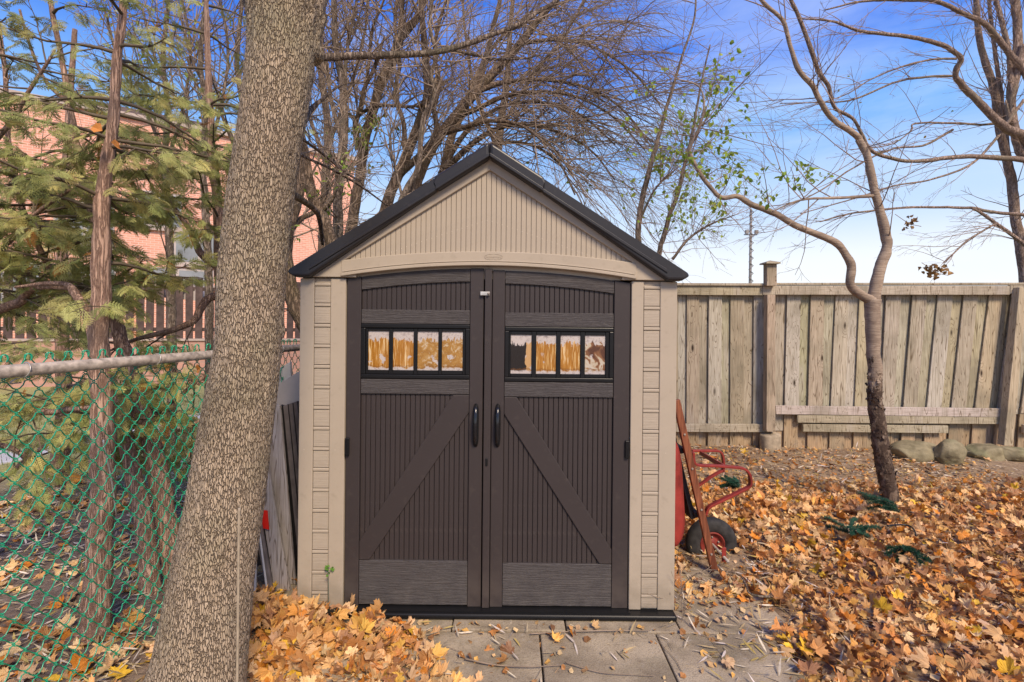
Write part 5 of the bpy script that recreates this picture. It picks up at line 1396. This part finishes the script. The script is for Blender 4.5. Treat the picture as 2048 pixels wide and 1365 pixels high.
# ------------------------------------------------------------------ cedars behind the chain-link fence
def frond():
    V = []; Q = []
    def dia(b, d, L, w_):
        b = np.array(b); d = np.array(d) / np.linalg.norm(d); s = np.array([d[1], -d[0], 0]) * w_
        i = len(V); V.extend([b, b + d * L * .4 + s, b + d * L, b + d * L * .4 - s]); Q.append([i, i + 1, i + 2, i + 3])
    dia((0, 0, 0), (0, 1, 0), 1.0, .014)
    n_ = 13
    for k in range(n_):
        t = .12 + .80 * k / (n_ - 1); s = 1 if k % 2 else -1
        L = .50 * (1 - t) ** .7 + .12; a = .62
        d = (s * math.sin(a), math.cos(a), 0); b = (0, t, 0)
        dia(b, d, L, .024)
        for m_ in range(2 if L < .36 else 3):
            tt = .26 + .25 * m_
            bb = (b[0] + d[0] * L * tt, b[1] + d[1] * L * tt, 0)
            for s2 in ((1, -1) if m_ < 2 else (1,)):
                a2 = a * s + s2 * .62 * s; dia(bb, (math.sin(a2), math.cos(a2), 0), L * .50 * (1 - tt * .4), .016)
    V = np.array(V); V[:, 2] = -.30 * V[:, 1] ** 2 - .35 * np.abs(V[:, 0]) ** 1.3 + .04 * np.sin(V[:, 1] * 9)
    return V, np.array(Q)
FV, FQ = frond()
def cedar(label, trunk, Y, limbs, nb, yr, Lr, root_w=1.0, dens=1.0, dirs=None, extra=()):
    Y0, Y1 = Y if isinstance(Y, tuple) else (Y, Y)
    P, Rr = limb_world(trunk, Y0, Y1)
    root = thing('cedar_tree', (P[0][0], P[0][1], 0), label, 'tree', 'cedar trees behind the chain-link fence')
    if P[0][2] > 0.02: P = np.vstack([[P[0][0], P[0][1], -.05], P]); Rr = np.concatenate([[Rr[0] * 1.15], Rr])
    V, Fs, C, R2 = limb_tube(P, Rr, 18, len(label), .22); Geo().add(V, Fs).obj('trunk', 'cedar_bark', root)
    cs = [(C, R2)]
    for li, (pts, a, b) in enumerate(limbs):
        P, Rr = limb_world(pts, a, b); V, Fs, C2, R3 = limb_tube(P, Rr, 10, li + 60, .15); cs.append((C2, R3)); Geo().add(V, Fs).obj('branch', 'cedar_bark', root)
    tw = []; fp_, fd_ = [], []
    def side_branch(p, d, L, r, droop, fr_=1.0):
        n_ = NP_; pts = [p]; q = p; dd = unit(d)
        for k in range(n_ - 1):
            dd = unit(dd + rv(.10) + np.array([0, 0, droop * (1 if k < 3 else -.6)]) / n_); q = q + dd * L / (n_ - 1); pts.append(q)
        pts = np.array(pts); tw.append((pts, np.linspace(r, r * .3, n_)))
        m = max(3, int(L / .075))
        for k in range(m):
            t = (.22 + .78 * (k + .5) / m) * (n_ - 1); i = min(int(t), n_ - 2); b = pts[i] + (pts[i + 1] - pts[i]) * (t - i); td = unit(pts[i + 1] - pts[i])
            s = 1 if k % 2 else -1; h = unit(np.cross(td, np.array([0, 0, 1.0])) + rv(.25))
            sd = unit(td * .75 + h * s * .75 + np.array([0, 0, -.12])); sl = L * .36 * (1.15 - t / (n_ - 1) * .6) * random.uniform(.6, 1.2)
            sp_ = np.array([b + sd * sl * u + np.array([0, 0, -.10 * u * u * sl]) for u in np.linspace(0, 1, NP_)]); tw.append((sp_, np.linspace(.0028, .0012, NP_)))
            nf = max(2, int(sl / .032 * dens * fr_))
            for f in range(nf):
                u = .2 + .8 * (f + .5) / nf; bb = b + sd * sl * u; s2 = 1 if f % 2 else -1
                h2 = unit(np.cross(sd, np.array([0, 0, 1.0])))
                fp_.append(bb); fd_.append(unit(sd * .8 + h2 * s2 * .7 + rv(.22) + np.array([0, 0, -.30])))
    for k in range(nb):
        py = random.uniform(*yr)
        # find the trunk point at that photo height
        best = min(range(len(C)), key=lambda i: abs(to_px(C[i])[1] - py)); p = C[best]
        if dirs: az = random.choice(dirs) + random.gauss(0, .4)
        else: az = random.uniform(0, 2 * math.pi)
        up = random.uniform(-.1, .45); L = random.uniform(*Lr) * (1.0 if py > 150 else .75)
        fr_ = 1.0 if py > 230 else .32
        side_branch(p, np.array([math.cos(az), math.sin(az), up]), L, .010, -.75, fr_)
    for ci, nn_ in extra:
        for p, td, rr in sample(*cs[ci], .3, 1.0, nn_):
            side_branch(p, td * .6 + rv(.5), random.uniform(*Lr) * .7, .006, -.8, 1.0)
    fp2, fd2 = np.array(fp_), np.array(fd_)
    # nothing grows through the maple or far over the fence
    fx = F0.x + (fp2[:, 1] - F0.y) / fd.y * fd.x
    okk = (fp2[:, 0] < np.where(fp2[:, 2] < 1.5, fx - .10, fx + .25)) & (fp2[:, 1] > 1.5)
    pxx = np.array([to_px(p)[0] for p in fp2]); okk &= ~((pxx > 400) & (fp2[:, 1] < 2.5)) & (pxx < 700)
    fp2, fd2 = fp2[okk], fd2[okk]
    K = len(fp2); up = rng.normal(0, .75, (K, 3)) + np.array([0.05, -.7, .7])
    V, Fc = stamp(FV, FQ, frames(fd2, up), fp2, rng.uniform(.055, .115, K))
    b = np.array([[.35, .37, .12], [.45, .45, .17], [.23, .26, .08], [.52, .47, .17], [.37, .34, .12]])
    ci = rng.choice(5, K, p=[.3, .25, .22, .13, .10]); Cc = b[ci] * rng.uniform(.8, 1.25, (K, 1))
    brn = rng.random(K) < .018; Cc[brn] = (.42, .19, .04)
    Geo().add(V, Fc, np.repeat(Cc, len(FV), 0)).obj('foliage', 'cedar_leaf', root, smooth=False)
    ok2 = [o for o in tw if not ((o[0][:, 1] < 1.5) | (o[0][:, 0] > F0.x + (o[0][:, 1] - F0.y) / fd.y * fd.x + np.where(o[0][:, 2] < 1.5, -.05, .35))).any()]
    G = Geo(); emit(G, ok2, 4); kind(G.obj('twigs', 'twig_cedar', root), 'stuff')
    return K
k1 = cedar('nearest cedar with a straight reddish trunk behind the green mesh',
    [(183, 1330, 66), (189, 1290, 52), (195, 1150, 46), (205, 950, 41), (203, 800, 38), (200, 700, 36), (201, 600, 34), (205, 500, 31), (206, 400, 27), (222, 270, 21), (232, 150, 17), (245, 30, 14), (252, -60, 10)], 2.42,
    [([(200, 700, 18), (185, 668, 20), (178, 640, 20), (165, 612, 18), (148, 585, 17), (135, 570, 12), (90, 568, 8), (30, 575, 6)], 2.45, 2.6)], 27, (-60, 620), (.32, .72), extra=())
k2 = cedar('leaning cedar with the rightmost trunk foot, crossing behind the nearest cedar',
    [(352, 1180, 44), (345, 1120, 38), (332, 1030, 38), (312, 930, 35), (285, 830, 32), (262, 740, 28), (238, 670, 25), (218, 600, 21), (205, 520, 16), (170, 380, 13), (155, 300, 13), (138, 210, 12), (122, 110, 10), (100, 0, 9), (92, -60, 7)], 2.98,
    [([(262, 745, 8), (330, 735, 6), (400, 770, 5)], 2.98, 3.1), ([(138, 210, 8), (90, 160, 6), (60, 90, 5), (40, 20, 4)], 2.98, 3.0)], 22, (-60, 620), (.4, .85))
k3 = cedar('leaning cedar with a broken reddish stub, foot left of the rightmost one',
    [(300, 1195, 40), (296, 1120, 34), (286, 1030, 32), (268, 950, 29), (250, 870, 26), (236, 800, 22), (222, 760, 16)], 2.86,
    [([(236, 800, 16), (180, 700, 12), (110, 560, 11), (50, 430, 10), (20, 300, 9), (10, 150, 8), (-10, 0, 6)], 2.9, 3.3)], 3, (780, 900), (.2, .4), extra=((1, 22),))
k4 = cedar('cedar close behind the left side of the maple with a bent reddish limb',
    [(455, 1010, 30), (450, 800, 27), (446, 620, 24), (440, 540, 22), (436, 400, 18), (425, 330, 16), (418, 200, 13), (414, 60, 10), (412, -50, 7)], 3.3,
    [([(440, 535, 16), (425, 528, 15), (402, 508, 14), (388, 480, 12), (376, 455, 10), (362, 436, 8), (340, 400, 6)], 3.3, 3.2),
     ([(444, 592, 16), (418, 598, 16), (402, 618, 15), (388, 642, 14), (350, 660, 12), (318, 668, 10), (270, 680, 8), (220, 702, 5)], 3.3, 3.1),
     ([(446, 740, 9), (400, 760, 8), (350, 800, 7), (300, 830, 5)], 3.3, 3.1), ([(448, 820, 8), (380, 850, 7), (320, 880, 5)], 3.3, 3.1)], 19, (-50, 480), (.35, .75), extra=((2, 5), (3, 6), (4, 4)))
k5 = cedar('cedar at the far left edge whose dark limbs reach in across the mesh',
    [(-90, 1150, 50), (-80, 800, 44), (-75, 600, 38), (-70, 400, 30), (-60, 200, 22), (-50, 0, 14)], 2.9,
    [([(-70, 640, 22), (0, 618, 18), (40, 605, 17), (55, 585, 14), (90, 575, 9), (150, 580, 6), (180, 590, 4)], 2.9, 2.7), ([(-80, 830, 20), (0, 818, 17), (90, 824, 13), (140, 820, 11), (186, 816, 10)], 2.9, 2.55),
     ([(-78, 1000, 14), (0, 960, 11), (80, 900, 9), (150, 850, 6), (195, 800, 4)], 2.9, 2.8), ([(-75, 560, 12), (0, 500, 10), (70, 430, 8), (140, 380, 5)], 2.9, 2.7), ([(-60, 340, 12), (10, 260, 9), (60, 180, 7), (110, 100, 4)], 2.9, 2.8),
     ([(-80, 900, 12), (0, 890, 10), (80, 930, 8), (180, 990, 5)], 2.9, 2.9)], 17, (60, 600), (.5, 1.0), dirs=[-.3, .3, .8], extra=((1, 7), (2, 5), (3, 8), (4, 9), (5, 8), (6, 6)))
k6 = cedar('shrubby cedar farther back filling the gap behind the mesh',
    [(120, 930, 30), (130, 800, 26), (120, 600, 20), (130, 400, 16), (140, 200, 12), (150, 60, 8)], 4.6,
    [([(126, 780, 12), (200, 760, 9), (270, 800, 7), (330, 840, 5)], 4.6, 4.4)], 18, (330, 900), (.5, 1.1), extra=((1, 8),))
print('fronds', k1, k2, k3, k4, k5, k6)
for (px, py, Y, lab) in ((205, 262, 2.3, 'orange dead leaf caught high in the nearest cedar'), (222, 285, 2.3, 'second orange dead leaf caught just below the first'), (338, 728, 2.7, 'orange leaf hanging behind the mesh near the top rail'), (402, 735, 2.8, 'brownish leaf hanging behind the mesh close to the maple')):
    c = at(px, py, Y); M_ = frames(rng.normal(0, 1, (1, 3)), np.array([[0.1, -1, .3]])); V, Fc = stamp(SLV * np.array([1.6, 1, 2.5]) , SLF, M_, np.array([c[:]]), [.055])
    tag(Geo().add(V, Fc, np.array([.62, .25, .06])).obj('hanging_leaf', 'dead_leaf', smooth=False), lab, 'leaf')

# ------------------------------------------------------------------ fallen leaves
def maple_variant(seed):
    r_ = np.random.default_rng(seed)
    lobes = [(0, 1.0), (.86, .86), (-.86, .86), (1.75, .56), (-1.75, .56)]
    pts = []          # outline (angle from tip direction, radius)
    def add(a, r): pts.append((a, r))
    for a0, L in sorted(lobes):
        w_ = .36 if L > .7 else .30
        add(a0 - w_ * 1.14, .52 * L + .08); add(a0 - w_ * .80, .72 * L); add(a0 - w_ * .66, .86 * L); add(a0 - w_ * .30, .80 * L)
        add(a0, L * r_.uniform(.93, 1.05)); add(a0 + w_ * .30, .80 * L); add(a0 + w_ * .66, .86 * L); add(a0 + w_ * .80, .72 * L)
    add(2.6, .28); add(3.1, .12)
    pts = sorted(pts); A = np.array([p[0] for p in pts]); Rd = np.array([p[1] for p in pts]) * r_.uniform(.93, 1.07, len(pts))
    n_ = len(A); rim_ = np.stack([np.sin(A) * Rd, np.cos(A) * Rd], -1); mid_ = rim_ * .52
    V2 = np.vstack([[0, 0], mid_, rim_])
    x, y = V2[:, 0], V2[:, 1]; r = np.hypot(x, y)
    fold = r_.uniform(.0, .95); cup = r_.uniform(-.35, .55); ph = r_.uniform(0, 6.28); tw_ = r_.uniform(-.35, .35)
    z = fold * np.abs(x) ** 1.2 * .7 + cup * r ** 2 + .13 * np.sin(3 * np.arctan2(x, y) + ph) * r + .07 * np.sin(7 * np.arctan2(x, y) + ph * 2) * r ** 2 + tw_ * x * y
    z += r_.normal(0, .028, len(z)) * r
    curl = r_.uniform(.4, 2.2) if r_.random() < .72 else 0; ca = r_.uniform(0, 6.28)          # roll one side over
    s_ = x * math.cos(ca) + y * math.sin(ca); k = np.clip(s_ - .15, 0, None)
    if curl:
        th_ = k * curl * 1.7; dx = np.sin(th_) / (curl * 1.7) - k; z = z + (1 - np.cos(th_)) / (curl * 1.7)
        x = x + dx * math.cos(ca); y = y + dx * math.sin(ca)
    V = np.stack([x, y, z], -1)
    T = [[0, 1 + (i + 1) % n_, 1 + i] for i in range(n_ - 1)]
    for i in range(n_ - 1):
        T += [[1 + i, 1 + i + 1, 1 + n_ + i], [1 + i + 1, 1 + n_ + i + 1, 1 + n_ + i]]
    # stalk
    b = len(V); V = np.vstack([V, [[-.012, -.05, 0], [.012, -.05, 0], [.02, -.62, .10], [-.0, -.62, .10]]]); T += [[b, b + 1, b + 2], [b, b + 2, b + 3]]
    V[:, 2] -= V[:, 2].min() * .5
    return V, np.array(T)
MV = [maple_variant(q + 3) for q in range(28)]
PAL = np.array([[.72, .39, .15], [.78, .50, .23], [.56, .25, .08], [.82, .59, .31], [.70, .27, .04], [.80, .46, .13], [.46, .23, .10], [.82, .51, .05], [.76, .50, .28], [.64, .38, .18], [.32, .16, .08]])
PP = np.array([.16, .13, .14, .11, .08, .09, .10, .03, .08, .08, .05]); PP = PP / PP.sum()
cand = []       # x, y, z, size, yaw, tiltx, tilty
def scatter(n, fx_, fy_, dens, size=(.05, .088), lay=(0.0, .05), tilt=.38):
    k = 0
    while k < n:
        x, y = random.uniform(*fx_), random.uniform(*fy_)
        dd, extra = dens(x, y)
        if random.random() > dd: 
            k += .12; continue
        z = float(ground_z(x, y)) + extra + random.uniform(*lay)
        cand.append((x, y, z, random.uniform(*size), random.uniform(0, 6.28), random.gauss(0, tilt), random.gauss(0, tilt))); k += 1
smn = lambda v, a, b: min(1, max(0, (v - a) / (b - a)))
def d_right(x, y):
    if abs(x - O.x) < 1.02 and y > 2.58 and y < 4.85: return 0, 0
    if abs(x - wc.x) < .24 and 3.05 < y < 3.5: return .6, -.05
    e = 1.38 + .10 * math.sin(y * 5) + .06 * math.sin(y * 17 + 1)
    if y > 2.84 - .05 * math.sin(x * 11) and x < 1.6: e = .9
    p = smn(x, e - .05, e + .06) if x < e + .06 else 1
    nz = float(fbm(np.array([[x * 1.5, y * 1.5, 3]]), 3, 9)[0])
    p *= 1 - .98 * smn(y + (nz - .5) * 1.0, 4.3, 4.95)
    return p, 0
scatter(9000, (.85, 5.4), (1.7, 5.6), d_right, lay=(.0, .07), size=(.03, .076), tilt=.65)
def d_pile(x, y):          # drift against the left corner of the shed
    cx = -1.02; u = (x - cx) / .42; v = (y - 2.38) / .36
    p = math.exp(-(u * u + v * v) * .9) if x > cx else math.exp(-v * v * .9)
    if y > 2.59 and x > O.x - 1.0: return 0, 0
    edge = -.55 + (2.6 - y) * .8
    if x > edge: p *= .15
    elif x > -.75: p = max(p, .75)
    if x > .2: p *= .3
    return p, .10 * math.exp(-(u * u * .8 + ((y - 2.5) / .25) ** 2)) if x > -1.4 else 0
scatter(1050, (-1.5, .05), (1.9, 2.85), d_pile, lay=(.0, .05), size=(.035, .08), tilt=.75)
def d_fore(x, y):
    edge = -.50 + (2.5 - y) * 1.15
    return (1.0 if x < edge else .05), 0
scatter(620, (-1.35, .35), (1.6, 2.4), d_fore, lay=(.0, .05), size=(.035, .08), tilt=.6)
def d_slab(x, y):
    if y > 2.56 and abs(x - O.x) < 1.03: return 0, 0
    return .5 * math.exp(-((y - 2.5) / .10) ** 2) + .13, .002
scatter(70, (-.55, .25), (1.9, 2.62), lambda x, y: (d_slab(x, y)[0] * 1.0, .002), lay=(.0, .01), size=(.03, .06))
scatter(34, (.1, 1.35), (1.9, 2.62), d_slab, lay=(.0, .01), size=(.03, .055))
def d_left(x, y):
    if x > -1.5 + .17 * (y - 3): return 0, 0
    return .9 if y < 4.6 else .3, 0
scatter(900, (-4.2, -1.25), (1.2, 6.5), d_left, lay=(.0, .018), size=(.045, .085), tilt=.2)
scatter(60, (-1.6, -1.2), (2.5, 4.5), lambda x, y: (1, 0), lay=(0, .04))
scatter(170, (-2.3, -1.3), (1.55, 2.5), lambda x, y: (1 if x < -1.25 else 0, 0), lay=(0, .02), tilt=.25)
scatter(26, (.9, 4.5), (5.2, 6.0), lambda x, y: (.5, 0), lay=(.0, .02))
# a few placed where they catch the eye
for px, py, sz in ((1700, 1105, .085), (1240, 1350, .0), (1010, 1325, .075), (985, 1262, .06), (1190, 1260, .04), (1390, 1250, .05), (700, 1230, .08), (770, 1205, .07), (660, 1215, .07), (610, 1205, .07), (735, 1210, .075), (1110, 1285, .05), (690, 1195, .075), (1450, 1330, .06), (1900, 1240, .09), (1720, 1120, .095)):
    if sz:
        g_ = gp(px, py); cand.append((g_.x, g_.y, .035 if px < 800 else .012, sz, random.uniform(0, 6.28), random.gauss(0, .4) + (.6 if px < 800 else 0), random.gauss(0, .4)))
cand = np.array(cand)
# apparent size: the 300 that show largest become objects of their own
pxs = np.array([to_px(c[:3]) if c[1] > .3 else (-1, -1) for c in cand])
vis = (pxs[:, 0] > -20) & (pxs[:, 0] < 2068) & (pxs[:, 1] > 0) & (pxs[:, 1] < 1375)
gz = ground_z(cand[:, 0], cand[:, 1]); score = cand[:, 3] / cand[:, 1] * (1 + 9 * (cand[:, 2] - gz)) * vis * (cand[:, 0] > -1.4)
order = np.argsort(-score); single = set(order[:300].tolist())
lm = []
for q, (V, T) in enumerate(MV): lm.append(Geo().add(V, T).mesh('maple_leaf', 'dead_leaf_single', False))
G = Geo()
def rotm(yaw, tx, ty):
    return (Matrix.Rotation(yaw, 3, 'Z') @ Matrix.Rotation(tx, 3, 'X') @ Matrix.Rotation(ty, 3, 'Y'))
groups = {}
for q, c in enumerate(cand):
    vi = random.randrange(len(MV))
    fl = random.random() < .4
    tx = c[5] + (math.pi if fl else 0)
    if q in single:
        o = bpy.data.objects.new('maple_leaf', lm[vi]); COL.objects.link(o); o.parent = ground
        o.location = (c[0], c[1], c[2] + (.01 if fl else 0)); o.scale = (c[3],) * 3
        o.rotation_euler = rotm(c[4], tx, c[6]).to_euler()
    else:
        groups.setdefault(vi, []).append((c, np.array(rotm(c[4], tx, c[6]))))
for vi, L in groups.items():
    V, T = MV[vi]; M = np.array([l[1] for l in L]); pos = np.array([l[0][:3] for l in L]); sc = np.array([l[0][3] for l in L])
    Vw, Fc = stamp(V, T, M, pos, sc); Cc = PAL[rng.choice(len(PAL), len(L), p=PP)] * rng.uniform(.60, 1.22, (len(L), 1))
    G.add(Vw, Fc, np.repeat(Cc, len(V), 0))
lo_ = G.obj('leaf_litter', 'dead_leaf', smooth=False); kind(lo_, 'stuff')
# narrow willow leaves and crumbs
def lens(): 
    y = np.array([0, .25, .6, 1.0]); w_ = np.array([0, .05, .045, 0]); V = [[0, 0, 0]]
    for k in (1, 2): V += [[-w_[k], y[k], .02 * k], [w_[k], y[k], .02 * k]]
    V += [[0.03, 1.0, .06]]
    return np.array(V), np.array([[0, 2, 1], [1, 2, 4], [1, 4, 3], [3, 4, 5]])
LV, LF = lens()
pos = []; 
def will(n, fx_, fy_, ok, lay=.03):
    k = 0
    while k < n:
        x, y = random.uniform(*fx_), random.uniform(*fy_)
        if random.random() < ok(x, y): pos.append((x, y, float(ground_z(x, y)) + random.uniform(.004, lay))); k += 1
shedout = lambda x, y: not (abs(x - O.x) < 1.03 and y > 2.58)
will(6000, (-4.5, -1.3), (1.2, 6.0), lambda x, y: 1.0 if x < -1.45 + .17 * (y - 3) and y < 5.2 + x * .1 else .25)
will(3400, (.9, 5.5), (2.0, 6.05), lambda x, y: (1.0 if shedout(x, y) else 0) * (1 if y > 4.3 or x < 1.9 else .35), .05)
will(200, (.88, 1.75), (2.72, 3.25), lambda x, y: 1.0 if shedout(x, y) else 0, .06)
will(90, (-.7, 1.5), (1.9, 2.63), lambda x, y: math.exp(-((y - 2.5) / .16) ** 2) + .25)
pos = np.array(pos); onslab = (pos[:, 0] > -1.2) & (pos[:, 0] < 1.4) & (pos[:, 1] < 2.65); pos[onslab, 2] = .004 + rng.uniform(0, .008, onslab.sum())
slabs_ = pos[:, 2] < 0; K = len(pos)
D = rng.normal(0, 1, (K, 3)); D[:, 2] *= .18; Nn = rng.normal(0, .35, (K, 3)) + np.array([0, 0, 1])
V, Fc = stamp(LV, LF, frames(D, Nn), pos, rng.uniform(.05, .105, K))
wc_ = np.array([[.78, .68, .52], [.66, .54, .36], [.58, .44, .14], [.78, .68, .60], [.50, .38, .20]])
Cc = wc_[rng.choice(5, K)] * rng.uniform(.7, 1.12, (K, 1))
kind(Geo().add(V, Fc, np.repeat(Cc, len(LV), 0)).obj('willow_litter', 'dead_leaf', smooth=False), 'stuff')
# crumbs of broken leaves
cr_ = []
for _ in range(13000):
    x, y = random.uniform(-1.45, 5.2), random.uniform(1.8, 6.05)
    if not shedout(x, y): continue
    if x < 1.36 and x > -.6 and y < 2.6 and random.random() > (.16 + .6 * math.exp(-((y - 2.53) / .05) ** 2) + .2 * (x < -.2)): continue
    zz_ = .003 if (x < 1.38 and y < 3.0) else float(ground_z(x, y))
    cr_.append((x, y, zz_ + random.uniform(.002, .045 if x > 1.4 or x < -.6 else .006)))
cr_ = np.array(cr_); K = len(cr_)
CV = np.array([[-.5, -.3, 0], [.4, -.5, .12], [.55, .35, 0], [-.1, .6, .2], [-.6, .2, -.05]]); CF = np.array([[0, 1, 2], [0, 2, 3], [0, 3, 4]])
V, Fc = stamp(CV, CF, frames(rng.normal(0, 1, (K, 3)) * np.array([1, 1, .3]), rng.normal(0, .5, (K, 3)) + np.array([0, 0, 1])), cr_, rng.uniform(.010, .034, K))
Cc = PAL[rng.choice(len(PAL), K, p=PP)] * rng.uniform(.5, 1.0, (K, 1))
kind(Geo().add(V, Fc, np.repeat(Cc, 5, 0)).obj('leaf_crumbs', 'dead_leaf', smooth=False), 'stuff')
# straw-like twigs in the litter
tw = []
for _ in range(900):
    x, y = random.uniform(-1.45, 5.2), random.uniform(1.9, 6.0)
    if not shedout(x, y) or (x < 1.36 and x > -.7 and random.random() > .10): continue
    z_ = .006 if (-1.2 < x < 1.38 and y < 3) else float(ground_z(x, y)) + random.uniform(.01, .055)
    grow(np.array([x, y, z_]), np.array([random.gauss(0, 1), random.gauss(0, 1), .02]), random.uniform(.08, .3), random.uniform(.0009, .0018), 0, tw, dict(wob=.12, pull=np.array([0, 0, -.03]), kids=[]))
for p_, r_ in tw: p_[:, 2] = p_[0, 2] + (p_[:, 2] - p_[0, 2]) * .12
G = Geo(); emit(G, tw, 4); kind(G.obj('fine_twigs', 'twig_bark'), 'stuff')

# fallen branch beside the paving
def stick(pts, r0, r1, label, mat='grey_bark', lift=.02):
    P = []
    for k, (px, py) in enumerate(pts): g_ = gp(px, py, lift); P.append(g_[:])
    V, Fs = tube1(P, np.linspace(r0, r1, len(P)), 7, 40)
    return tag(Geo().add(V, Fs).obj('fallen_branch', mat), label, 'branch')
stick([(1574, 1198), (1550, 1194), (1520, 1193), (1498, 1186), (1492, 1170), (1478, 1150), (1440, 1142), (1405, 1142), (1372, 1165), (1356, 1200)], .0075, .002, 'bent grey branch lying from the leaves onto the slab by the shed corner', lift=.035)
stick([(1385, 1255), (1460, 1200), (1300, 1262), (1180, 1262), (1060, 1268)][::-1][0:3], .003, .002, 'thin brown stick lying along the joint between slabs', 'twig_bark', .008)
stick([(930, 1318), (990, 1330), (1060, 1334), (1130, 1330)], .004, .0015, 'slim dark twig lying on the front slab left of centre', 'twig_bark', .01)
stick([(1130, 1325), (1200, 1345), (1260, 1350), (1310, 1352)], .0025, .001, 'hair-thin curved twig on the front middle slab', 'twig_bark', .01)

# green conifer sprigs lying in the leaves
def sprig(px, py, L, az, label, n=4, z=.07):
    n += 3; z += .035
    g_ = gp(px, py, .07); g_.z = float(ground_z(g_.x, g_.y)) + z
    root = thing('conifer_sprig', g_, label, 'sprig', 'green sprigs in the leaves'); nd = []; st_ = []
    for q in range(n):
        a = az + random.uniform(-.9, .9); p = np.array(g_[:]) + rv(.015); d = np.array([math.cos(a), math.sin(a), random.uniform(-.05, .35)])
        o_ = []; grow(p, d, L * random.uniform(.6, 1.1), .003, 0, o_, dict(wob=.12, pull=np.array([0, 0, -.3]), kids=[]))
        st_ += o_
        C_ = catmull(o_[0][0], 44)
        for i in range(2, 43):
            td = unit(C_[i + 1] - C_[i])
            for m_ in range(7):
                s_ = unit(np.cross(td, rv())); dd = unit(td * .7 + s_); l_ = random.uniform(.016, .028)
                nd.append(np.array([C_[i], C_[i] + dd * l_ * .5, C_[i] + dd * l_]))
    G = Geo(); P = np.array(nd); V, Fs = tubes(P, np.tile([.0017, .0016, .0004], (len(P), 1)), 3); G.add(V, Fs); G.obj('needles', 'needle_green', root)
    G = Geo(); emit(G, st_, 4); G.obj('stem', 'twig_bark', root)
sprig(1480, 985, .22, 2.2, 'dark green sprig in the leaves just right of the wheelbarrow legs', 5)
sprig(1790, 1035, .26, 3.0, 'bright dark-green sprig right at the foot of the forked tree', 5, .10)
sprig(1705, 1085, .24, .9, 'dark green sprig lying flat in front of the forked tree', 5, .09)
sprig(1820, 1110, .22, 3.6, 'thin green sprig half buried to the right of the tree foot', 3, .06)
p_ = [gp(x_, y_, .11) for x_, y_ in ((1775, 1052), (1800, 1050), (1818, 1052), (1828, 1060), (1832, 1072))]
V, Fs = tube1([q[:] for q in p_], .006, 8, 24); tag(Geo().add(V, Fs).obj('plastic_tube', 'black_plastic'), 'short bent black plastic tube poking from the leaves beyond the tree foot', 'tube')
# weed sprout at the shed's left corner
c = at(656, 1140, 2.63); root = thing('weed', (c.x, c.y, 0), 'small green weed growing against the lower left corner of the shed', 'weed')
V, Fs = tube1([(c.x + .01, 2.62, 0), (c.x + .006, 2.625, .12), (c.x, 2.63, c.z)], .0012, 4, 10); Geo().add(V, Fs).obj('stem', 'needle_green', root)
K = 12; pts = np.array([c[:]]) + rng.normal(0, 1, (K, 3)) * np.array([.014, .008, .012]); V, Fc = stamp(SLV, SLF, frames(rng.normal(0, 1, (K, 3)), np.tile([0, -1, .4], (K, 1))), pts, rng.uniform(.015, .025, K))
Geo().add(V, Fc, np.array([.15, .32, .05])).obj('leaves', 'green_leaf', root, smooth=False)
# bare dry stems at the shed's right corner
out = []
for k in range(7):
    grow(np.array([O.x + 1.02 + .012 * k, 2.60 + .02 * k, 0]), np.array([random.gauss(0, .35), -.1, 1]), random.uniform(.15, .34), .0013, 1, out, dict(wob=.16, pull=np.array([.1, 0, -.2]), kids=[2], ratio=.5, ang=.6))
G = Geo(); emit(G, out, 4); tag(G.obj('dry_stems', 'twig_bark'), 'fine dry stems standing at the lower right corner of the shed', 'dry plant')
